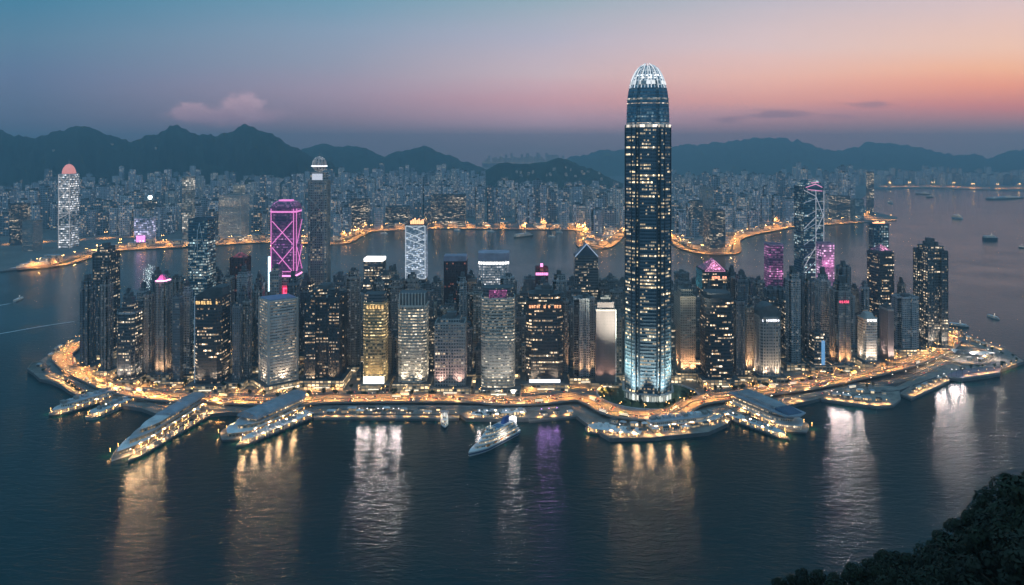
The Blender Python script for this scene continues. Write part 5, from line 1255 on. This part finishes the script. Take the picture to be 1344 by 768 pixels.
q2 = quay('promenade quay right of the cruise ship', [(694, 552), (758, 546), (756, 537), (694, 543)], 3, 4)
q3 = quay('dock terrace with rounded head on the right', [(1072, 517), (1078, 524), (1110, 529), (1150, 534), (1172, 532), (1182, 524), (1180, 512), (1130, 505)], 3, 6)
q4 = quay('rectangular mooring pier right of the dock terrace', [(1181, 517), (1196, 523), (1246, 500), (1240, 489), (1220, 492)], 3, 5)
q5 = quay('low outer platform of the right point', [(1236, 494), (1262, 497), (1312, 490), (1314, 482), (1262, 484)], 4.4, 3, m=mat('mauve_deck', (.26, .2, .24), .7))
q6 = quay('small round lookout at the left tip', [(36, 484), (44, 489), (56, 488), (66, 480), (54, 474), (42, 477)], 4.6, 3)
rw = MB(); P = px_poly([(1122, 500), (1176, 507), (1212, 489), (1168, 484)], GZ + .5); rw.prism(P if P[0][1] < P[2][1] else P[::-1], GZ - .5, GZ + .5, True)
tag(rw.build('parking_apron', mat('dark_apron', (.035, .037, .042), .7, vs=.05)), 'empty dark asphalt apron beside the right dock', kind='structure')

def quay_lamps(pxs, step, z, what, group, proto=None):
    for (x, y, d) in along([q for q in catmull([G(u, v, z) for u, v in pxs], 16)], step):
        c = copy_tree(proto or QL); c.location = (x, y, z); c.rotation_euler = (0, 0, d); tag(c, what, 'lamp post', group)
def quay_proto(h, col, power, es, flood=False):
    root = empty('lamp_post', (0, 0, -500)); b = MB(); b.tube((0, 0, 0), (0, 0, h), .12, .08, 5); b.build('pole', darksteel, root)
    b = MB(); b.prism(disc(0, 0, .28, .28, 8), h, h + .45, True, bottom=True); b.build('lamp_head', glow('quay_lamp_%d' % es, col, es), root)
    if flood: spot(root, (0, -1.2, h - .6), col, power, (R(74), 0, R(180)), 130, .9)
    else: spot(root, (0, 0, h - .3), col, power, (0, 0, 0), 130, .5, 'lamp_light')
    return root
QL = quay_proto(5, (1, .52, .18), 16000, 9); QB = quay_proto(11, (1, .84, .80), 17000, 12, True); QA = quay_proto(11, (1, .62, .30), 15000, 12, True); QV = quay_proto(11, (.60, .32, 1), 4500, 10, True)
quay_lamps([(414, 546.5), (500, 547.5), (602, 547.5)], 13, 3, 'short lamp post on the edge of the long promenade quay', 'lamp posts of the long promenade quay')
quay_lamps([(696, 550), (757, 544.5)], 13, 3, 'short lamp post on the quay right of the cruise ship', 'lamp posts of the quay by the cruise ship')
quay_lamps([(1076, 521.5), (1110, 526), (1150, 531), (1172, 529)], 12, 3, 'short lamp post on the rim of the right dock terrace', 'lamp posts of the dock terrace')
quay_lamps([(1196, 520.5), (1244, 499)], 12, 3, 'short lamp post on the rectangular mooring pier', 'lamp posts of the mooring pier')
quay_lamps([(1262, 494), (1310, 487), (1338, 476)], 14, GZ + .4, 'short lamp post on the near rim of the right point', 'lamp posts of the right point')
quay_lamps([(1252, 433), (1285, 448), (1318, 460)], 14, GZ, 'short lamp post on the far rim of the right point', 'lamp posts behind the right point')
quay_lamps([(60, 491), (82, 501), (106, 516), (150, 524)], 13, GZ, 'short lamp post on the left shore slope', 'lamp posts of the left shore')
quay_lamps([(800, 570), (850, 571), (910, 566)], 13, GZ, 'short lamp post at the water edge below the tallest skyscraper', 'lamp posts of the landmark forecourt')
quay_lamps([(965, 541), (1010, 534.5), (1062, 523)], 13, GZ, 'short lamp post on the sea wall behind the modern ferry terminal', 'lamp posts of the right sea wall')
FL = [(u, 548.3, QB, 'white') for u in (474, 484, 494, 504, 514, 524)] + [(u, 551, QB, 'white') for u in (628, 638, 650, 662)] + [(712, 548.8, QV, 'violet'), (722, 548, QV, 'violet'), (732, 547.2, QV, 'violet')]  # sea-facing floodlight posts, added to throw light streaks onto the water
FL += [(1090, 524.2, QB, 'white'), (1098, 525.6, QB, 'white'), (1107, 527, QB, 'white'), (1116, 528, QB, 'white'), (1126, 529.2, QB, 'white'), (1232, 504, QB, 'white'), (1240, 501, QB, 'white'), (1248, 495, QB, 'white'), (1256, 495, QB, 'white'), (1265, 494, QB, 'white')]
FL += [(u, 570, QA, 'amber') for u in (812, 834, 856, 878, 900)] + [(995, 536.5, QA, 'amber'), (1008, 534.5, QA, 'amber')]
FL += [(171, 604.5, QA, 'amber'), (184, 597.5, QA, 'amber'), (197, 590.5, QA, 'amber'), (211, 583, QA, 'amber'), (320, 584.5, QA, 'amber'), (336, 578, QA, 'amber'), (352, 571.5, QA, 'amber'), (368, 565, QA, 'amber'), (384, 558.5, QA, 'amber')]
for u, v, p_, w_ in FL:
    u += rnd.uniform(-2.5, 2.5)
    c = copy_tree(p_); c.location = (*G(u, v, 2.6 if u < 400 else GZ), 2.5 if u < 400 else (3.1 if u < 1200 or u > 1230 else 3.0)); c.rotation_euler = (0, 0, 0)
    near_ = 'left pier jetty' if u < 250 else 'right pier landing' if u < 400 else 'long promenade quay' if u < 600 else 'quay by the cruise ship' if u < 760 else 'landmark forecourt' if u < 950 else 'right sea wall' if u < 1050 else 'right dock terrace' if u < 1200 else 'right point'
    tag(c, 'tall %s floodlight post added for water streaks at the %s' % (w_, near_), 'lamp post', 'added %s floodlight posts of the %s' % (w_, near_))
# kiosks and sheds
def kiosk(x, y, z, rz, w, d, h, mi, label, group):
    root = empty('kiosk', (x, y, z), rz); tag(root, label, 'kiosk', group)
    b = MB(); b.box(-w / 2, w / 2, -d / 2, d / 2, 0, h); b.build('body', (arcade, shop, shipwin)[mi], root)
    b = MB(); b.prism([(-w / 2 - .6, -d / 2 - .6), (w / 2 + .6, -d / 2 - .6), (w / 2 + .6, d / 2 + .6), (-w / 2 - .6, d / 2 + .6)], h + .01, h + 1.4, True, bottom=True, top=[(-w * .3, -d * .1), (w * .3, -d * .1), (w * .3, d * .1), (-w * .3, d * .1)]); b.build('roof', (white, pale_roof, roofm)[mi % 3] if rnd.random() < .7 else roofm, root)
def kiosk_row(pts, step, z, jit, what, group):
    for (x, y, d) in along(catmull([G(u, v, z) for u, v in pts], 14), step):
        if near_road(x, y): continue
        kiosk(x + rnd.uniform(-1, 1), y + rnd.uniform(-jit, jit), z, d, rnd.uniform(5, 10), rnd.uniform(3.5, 5.5), rnd.uniform(2.8, 4.5), rnd.randrange(3), what, group)
kiosk_row([(418, 543), (500, 543.5), (598, 544)], 15, 3, 1.2, 'small lit kiosk on the long promenade quay', 'kiosks on the long promenade quay')
kiosk_row([(700, 547), (752, 542)], 13, 3, 1, 'small lit kiosk on the quay right of the cruise ship', 'kiosks on the quay by the cruise ship')
kiosk_row([(1086, 520), (1120, 524), (1160, 527)], 11, 3, 2, 'low lit shed on the right dock terrace', 'sheds on the dock terrace')
kiosk_row([(1090, 515), (1130, 516), (1170, 519)], 12, 3, 2, 'pale roofed shed at the back of the right dock terrace', 'sheds at the back of the dock terrace')
kiosk_row([(1196, 516), (1236, 497)], 11, 3, 1.5, 'small shed on the rectangular mooring pier', 'sheds on the mooring pier')
kiosk_row([(44, 482), (56, 482)], 8, 4.6, 1, 'little lit hut on the round lookout', 'huts on the lookout')
kiosk_row([(1262, 472), (1285, 474), (1296, 464), (1276, 456)], 13, GZ, 4, 'white tent roofed stall in the park at the right point', 'stalls in the right park')
kiosk_row([(1258, 436), (1275, 446), (1296, 455)], 14, GZ, 3, 'lit hut along the far edge of the right point', 'huts along the right point')
kiosk_row([(796, 553), (830, 560), (870, 559), (915, 551)], 11, GZ, 2, 'white roofed pavilion on the forecourt below the tallest skyscraper', 'pavilions on the landmark forecourt')
kiosk_row([(800, 562), (840, 567), (880, 566), (930, 558)], 12, GZ, 2, 'low lit pavilion near the water edge below the tallest skyscraper', 'low pavilions near the water edge')
kiosk_row([(210, 541), (250, 541), (300, 537)], 13, GZ, 1, 'low lit shed between the left piers and the ramp road', 'sheds by the left piers')
kiosk_row([(112, 457), (124, 470), (138, 486), (170, 504)], 16, GZ, 3, 'low lit shop building at the foot of the left end towers', 'shops at the left end')
kiosk_row([(100, 446), (82, 455), (64, 470)], 12, GZ, 1.5, 'low lit hut behind the highway bend at the left end', 'huts behind the left bend')
kiosk_row([(424, 540), (500, 539.5), (598, 540)], 17, GZ, 1, 'low lit shed on the sea wall behind the long promenade', 'sheds on the central sea wall')
kiosk_row([(615, 545), (650, 546), (690, 545)], 13, GZ, 1, 'low lit shed on the sea wall behind the cruise ship', 'sheds behind the cruise ship')
kiosk_row([(1068, 514), (1110, 505), (1170, 494)], 13, GZ, 2, 'lit shed between the right quay road and highway', 'sheds by the right quay road')
for q_ in (QL, QB, QA, QV):
    for ch in list(q_.children_recursive): bpy.data.objects.remove(ch)
    bpy.data.objects.remove(q_)
# low lit buildings along the far waterfront
for (x, y, d) in along(fp, 55, 20):
    for rr_ in range(2 if x > -1250 else 6):
        yy = y + 62 + rr_ * 48 + rnd.uniform(-8, 8); xx = x + rnd.uniform(-14, 14); w_, d_, h_ = rnd.uniform(18, 42), rnd.uniform(14, 24), rnd.uniform(7, 20)
        if not ffree(xx - w_ / 2, xx + w_ / 2, yy - d_ / 2, yy + d_ / 2, 3): continue
        if not inside((xx, yy - d_), farland): continue
        FFOOT.append((xx - w_ / 2, xx + w_ / 2, yy - d_ / 2, yy + d_ / 2))
        root = empty('waterfront_hall', (xx, yy, 3)); tag(root, 'low warm lit hall along the far-shore coast road', 'hall', 'low lit halls of the far waterfront')
        b = MB(); b.box(-w_ / 2, w_ / 2, -d_ / 2, d_ / 2, 0, h_); b.build('body', fac('far_hall', (.5, .45, .4), (.2, .15, .1), 6, 5, .1, .25, .6, .2, 2.4, AMB, PALE), root)
        b = MB(); b.box(-w_ / 2 - 1, w_ / 2 + 1, -d_ / 2 - 1, d_ / 2 + 1, h_ + .01, h_ + 1); b.build('roof', pale_roof, root)
# white park roof at the right point
b = MB(); cx, cy_ = G(1276, 467, GZ); P = []
for k in range(15):
    s_ = k / 14; P.append([(cx - 30 + 60 * s_, cy_ - 8 + q * 12 + 10 * math.sin(s_ * 6), GZ + 6 + 2.5 * math.sin(s_ * 9 + q)) for q in (0, .5, 1)])
b.grid(P)
root = empty('canopy', (0, 0, 0)); tag(root, 'wavy white canopy in the park of the right point', 'canopy'); b.build('canopy_roof', white, root, weld=True)
for k in range(0, 15, 2):
    for q in (0, 2): c = MB(); p = P[k][q]; c.tube((p[0], p[1], GZ), (p[0], p[1], p[2]), .2, .2, 5); c.build('post', steel, root)
point(root, (cx, cy_, GZ + 4.5), (1, .85, .7), 20000, 1); point(root, (cx - 24, cy_ - 22, GZ + 10), (1, .85, .7), 14000, 1); point(root, (cx + 22, cy_ - 20, GZ + 10), (1, .85, .7), 14000, 1)

# ------------------------------------------------------------------ ships
def ship(label, pa, pb, W, hull, tiers, name='ferry', cat='ferry', funnel=None, hh=4.0, zt=3.0, lit=None, mast=True, winm=None, top_light=0, group=None):
    A, B = G(*pa), G(*pb); L, a = local(A, B); root = empty(name, (A[0], A[1], 0), a); tag(root, label, cat, group)
    hp = hullpoly(L, W, .34, .05, 8); low = [(x * .97 + L * .01, y * .8) for x, y in hp]
    b = MB(); b.prism(low, -.6, hh, True, 0, 1, top=hp); b.build('hull', [hull, deckm], root)
    b = MB(); b.prism(offset(hp, .12), hh - .5, hh + .25, True); b.build('rail_band', white, root)
    z = hh
    for k in range(tiers):
        x0, x1 = L * (.03 + .02 * k), L * (.86 - .07 * k); wd = .86 - .09 * k
        q = sc_poly(hp, L, x0, x1, wd); b = MB(); b.prism(q, z, z + zt - .4, False); b.build('cabin_deck', winm or shipwin, root)
        b = MB(); b.prism(offset(q, .7), z + zt - .4, z + zt, True, bottom=True); b.build('deck_roof', white, root); z += zt
    b = MB(); b.box(L * .5, L * .6, -W * .22, W * .22, z, z + zt * .9); b.build('bridge', winm or shipwin, root)
    if funnel:
        b = MB(); b.prism([(L * .18, -W * .12), (L * .30, -W * .12), (L * .30, W * .12), (L * .18, W * .12)], z, z + zt * 2.0, True, top=[(L * .16, -W * .09), (L * .25, -W * .09), (L * .25, W * .09), (L * .16, W * .09)]); b.build('funnel', funnel, root)
        b = MB(); b.box(L * .33, L * .45, -W * .25, W * .25, z, z + .5); b.build('pool_deck', mat('pool_blue', (.05, .22, .4), .2), root)
        for k in range(5):
            for s_ in (-1, 1):
                c = MB(); x = L * (.12 + .14 * k); c.box(x, x + L * .05, s_ * W * .40 - .8, s_ * W * .40 + .8, hh + .3, hh + 2); c.build('lifeboat', mat('boat_orange', (.6, .2, .05), .5), root)
    if mast: b = MB(); b.tube((L * .55, 0, z + zt * .9), (L * .55, 0, z + zt * 2.2), .2, .1, 5); b.box(L * .55 - .3, L * .55 + .3, -.3, .3, z + zt * 2.2, z + zt * 2.2 + .6); b.build('mast', glow('mast_lamp', (1, .9, .75), 2.5), root)
    if lit is None: lit = A[1] < 900
    if lit:  # added lamps without fixtures, hung beside the hull to whiten it
        for s_ in (-1, 1): spot(root, (L * .4, s_ * (W * .5 + 6), hh + 9), (1, .88, .74), 9000 * L / 60, (R(48 * 1), 0, R(180 if s_ > 0 else 0)), 130, 1)
    if top_light: point(root, (L * .02, 0, z + 3), (1, .9, .85), top_light, 1.2)
    return root, L, z
r_, L_, z_ = ship('white cruise ship with a blue stripe and funnel steaming in the centre', (676, 568), (615, 600), 17, mat('ship_hull', (.60, .60, .62), .4), 4, 'cruise_ship', 'cruise ship', funnel=mat('funnel_blue', (.05, .12, .4), .4), hh=4.5, top_light=24000)
b = MB(); b.prism(offset(hullpoly(L_, 17, .34, .05, 8), .2), 2.0, 3.2, False); b.build('blue_stripe', navy, r_)
b = MB(); b.box(L_ * .02, L_ * .10, -3, 3, z_ - 6, z_ + 1.5); b.build('stern_light_house', glow('stern_glow', (1, .9, .85), 2.5), r_)
ship('small dark passenger boat off the long promenade quay', (583, 549), (584, 563), 8, hullm, 2, 'passenger_boat', 'boat', hh=1.8, zt=2.4)
ship('long red lit ferry moored off the far left shore', (74, 347), (12, 355), 26, mat('red_hull', (.3, .12, .1), .5), 2, 'moored_ferry', 'ferry', hh=5, zt=4)
ship('dark cargo barge lying off the right side', (1291, 315), (1310, 315), 22, hullm, 1, 'barge', 'barge', hh=9, zt=5, lit=False)
ship('white ferry beyond the dark barge', (1251, 286), (1264, 288), 20, white, 2, 'harbour_ferry', 'ferry', hh=5, zt=5)
ship('small white motor boat near the right end of the peninsula', (1297, 415), (1312, 420), 5.5, white, 1, 'motor_boat', 'boat', hh=1.6, zt=2)
ship('speed boat trailing a long wake at the far left', (19, 396), (31, 391), 6, white, 1, 'speed_boat', 'boat', hh=1.6, zt=2)
ship('grey launch moored behind the right end tower', (1246, 427), (1272, 430), 9, mat('grey_hull', (.2, .2, .2), .5), 1, 'launch', 'boat', hh=2.4, zt=2.4)
ship('brightly lit flat barge far out on the right', (1298, 262), (1344, 260), 60, mat('barge_hull', (.2, .15, .1), .6), 1, 'lit_barge', 'barge', hh=8, zt=6)
ship('orange lit ferry before the far bank at the harbour mouth', (1203, 255), (1222, 256), 34, mat('red_hull', (.3, .12, .1), .5), 1, 'far_ferry', 'ferry', hh=8, zt=6)
ship('tiny workboat under the far bank', (1216, 259), (1225, 259.5), 18, hullm, 1, 'workboat', 'boat', hh=6, zt=5)
ship('small grey boat in mid harbour right of the faceted tower', (1166, 266), (1172, 268), 12, white, 1, 'harbour_boat', 'boat', hh=5, zt=5)
ship('tiny dark boat near the right edge of the harbour', (1338, 325), (1344, 326), 8, hullm, 1, 'small_boat', 'boat', hh=3, zt=2.5)
ship('ferry docking at the lit jetty behind the rounded pale tower', (676, 312), (700, 309), 18, mat('barge_hull', (.2, .15, .1), .6), 2, 'docked_ferry', 'ferry', hh=4, zt=4)
for k, (u, v) in enumerate(((596, 303), (640, 304.5), (730, 305.5), (500, 307), (720, 311))):
    ship('small lit boat off the central far shore', (u, v), (u + 9, v + .4), 9, white, 1, 'harbour_boat', 'boat', hh=3, zt=3.5, group='small boats off the central far shore', lit=False)
foam = mat('foam', (.75, .82, .85), .8, vs=.2, var=.3)
def wake(label, pts, w0, w1):
    P = catmull([G(u, v, 0) for u, v in pts], 10); b = MB(); n = len(P)
    for i in range(n - 1):
        a, c = P[i], P[i + 1]; wa, wc = w0 + (w1 - w0) * i / n, w0 + (w1 - w0) * (i + 1) / n; ja = .25 * wa * mn.noise(Vector((i * .5, 0, 0))); jc = .25 * wc * mn.noise(Vector(((i + 1) * .5, 0, 0)))
        b.face([(a[0], a[1] - wa + ja, .06), (c[0], c[1] - wc + jc, .06), (c[0], c[1] + wc + jc, .06), (a[0], a[1] + wa + ja, .06)])
    tag(b.build('wake_foam', foam), label, kind='stuff')
wake('short white wake behind the speed boat', [(20, 396), (10, 399), (-20, 404)], 3, 6)
wake('long thin wake line at the left', [(98, 422), (70, 426), (40, 431), (0, 438), (-40, 444)], 1.6, 3.6)

# ------------------------------------------------------------------ wooded slope in front, lower right
sil = [(700, 1000), (900, 860), (1000, 792), (1020, 772), (1110, 755), (1130, 744), (1190, 732), (1230, 722), (1250, 700), (1300, 676), (1344, 636), (1420, 600), (1600, 560)]
def s_of(r): return (prof(sil, 672 + r * 1000) - HV) / 1000
P = []
for i in range(40):
    y = 22 + 500 * (i / 39) ** 1.4; row_ = []
    for j in range(40):
        r = -.25 + 1.45 * j / 39; x = r * y; s_ = s_of(r) + max(0, y - 120) / 380 * .34
        z = HC - y * s_ - (11 if y > 60 else 11 * (y / 60) + 0) + mn.noise(Vector((x * .04, y * .04, 0))) * 1.5
        row_.append((x, y, z))
    P.append(row_)
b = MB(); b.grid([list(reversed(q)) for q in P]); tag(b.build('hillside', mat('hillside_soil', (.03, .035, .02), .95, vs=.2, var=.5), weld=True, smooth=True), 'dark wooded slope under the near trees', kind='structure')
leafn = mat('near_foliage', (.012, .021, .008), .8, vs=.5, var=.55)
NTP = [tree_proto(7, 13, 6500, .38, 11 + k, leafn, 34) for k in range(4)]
near = []
def near_tree(u, vtop, d, s_, label):
    # crown top seen at row vtop
    h = 13 * s_; z = HC + (HV - vtop) * d / F - h * .97; x = (u - 672) * d / F
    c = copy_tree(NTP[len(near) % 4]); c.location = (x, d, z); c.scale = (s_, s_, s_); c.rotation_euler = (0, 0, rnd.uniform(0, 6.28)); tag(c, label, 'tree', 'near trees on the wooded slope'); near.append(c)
spec = [(1340, 624, 96, .55), (1322, 640, 104, .8), (1344, 660, 88, .9), (1296, 672, 110, .72), (1268, 690, 118, .6), (1316, 700, 92, .9), (1280, 716, 96, .8), (1238, 704, 122, .42), (1246, 730, 104, .75), (1208, 727, 112, .6),
        (1218, 745, 96, .7), (1176, 732, 116, .62), (1150, 742, 112, .45), (1132, 745, 104, .5), (1180, 758, 92, .6), (1058, 756, 110, .42), (1082, 752, 116, .36), (1030, 760, 106, .3), (1105, 762, 98, .4), (1344, 720, 76, .8), (1290, 752, 78, .7), (1240, 764, 80, .6), (1376, 640, 84, .9)]
for k, (u, v, d, s_) in enumerate(spec):
    near_tree(u, v, d, s_, 'near dark leafy tree on the slope at the lower corner')
for p_ in TP + NTP:
    for ch in list(p_.children_recursive): bpy.data.objects.remove(ch)
    bpy.data.objects.remove(p_)
print('trees', NT_, 'objects', len(bpy.data.objects))
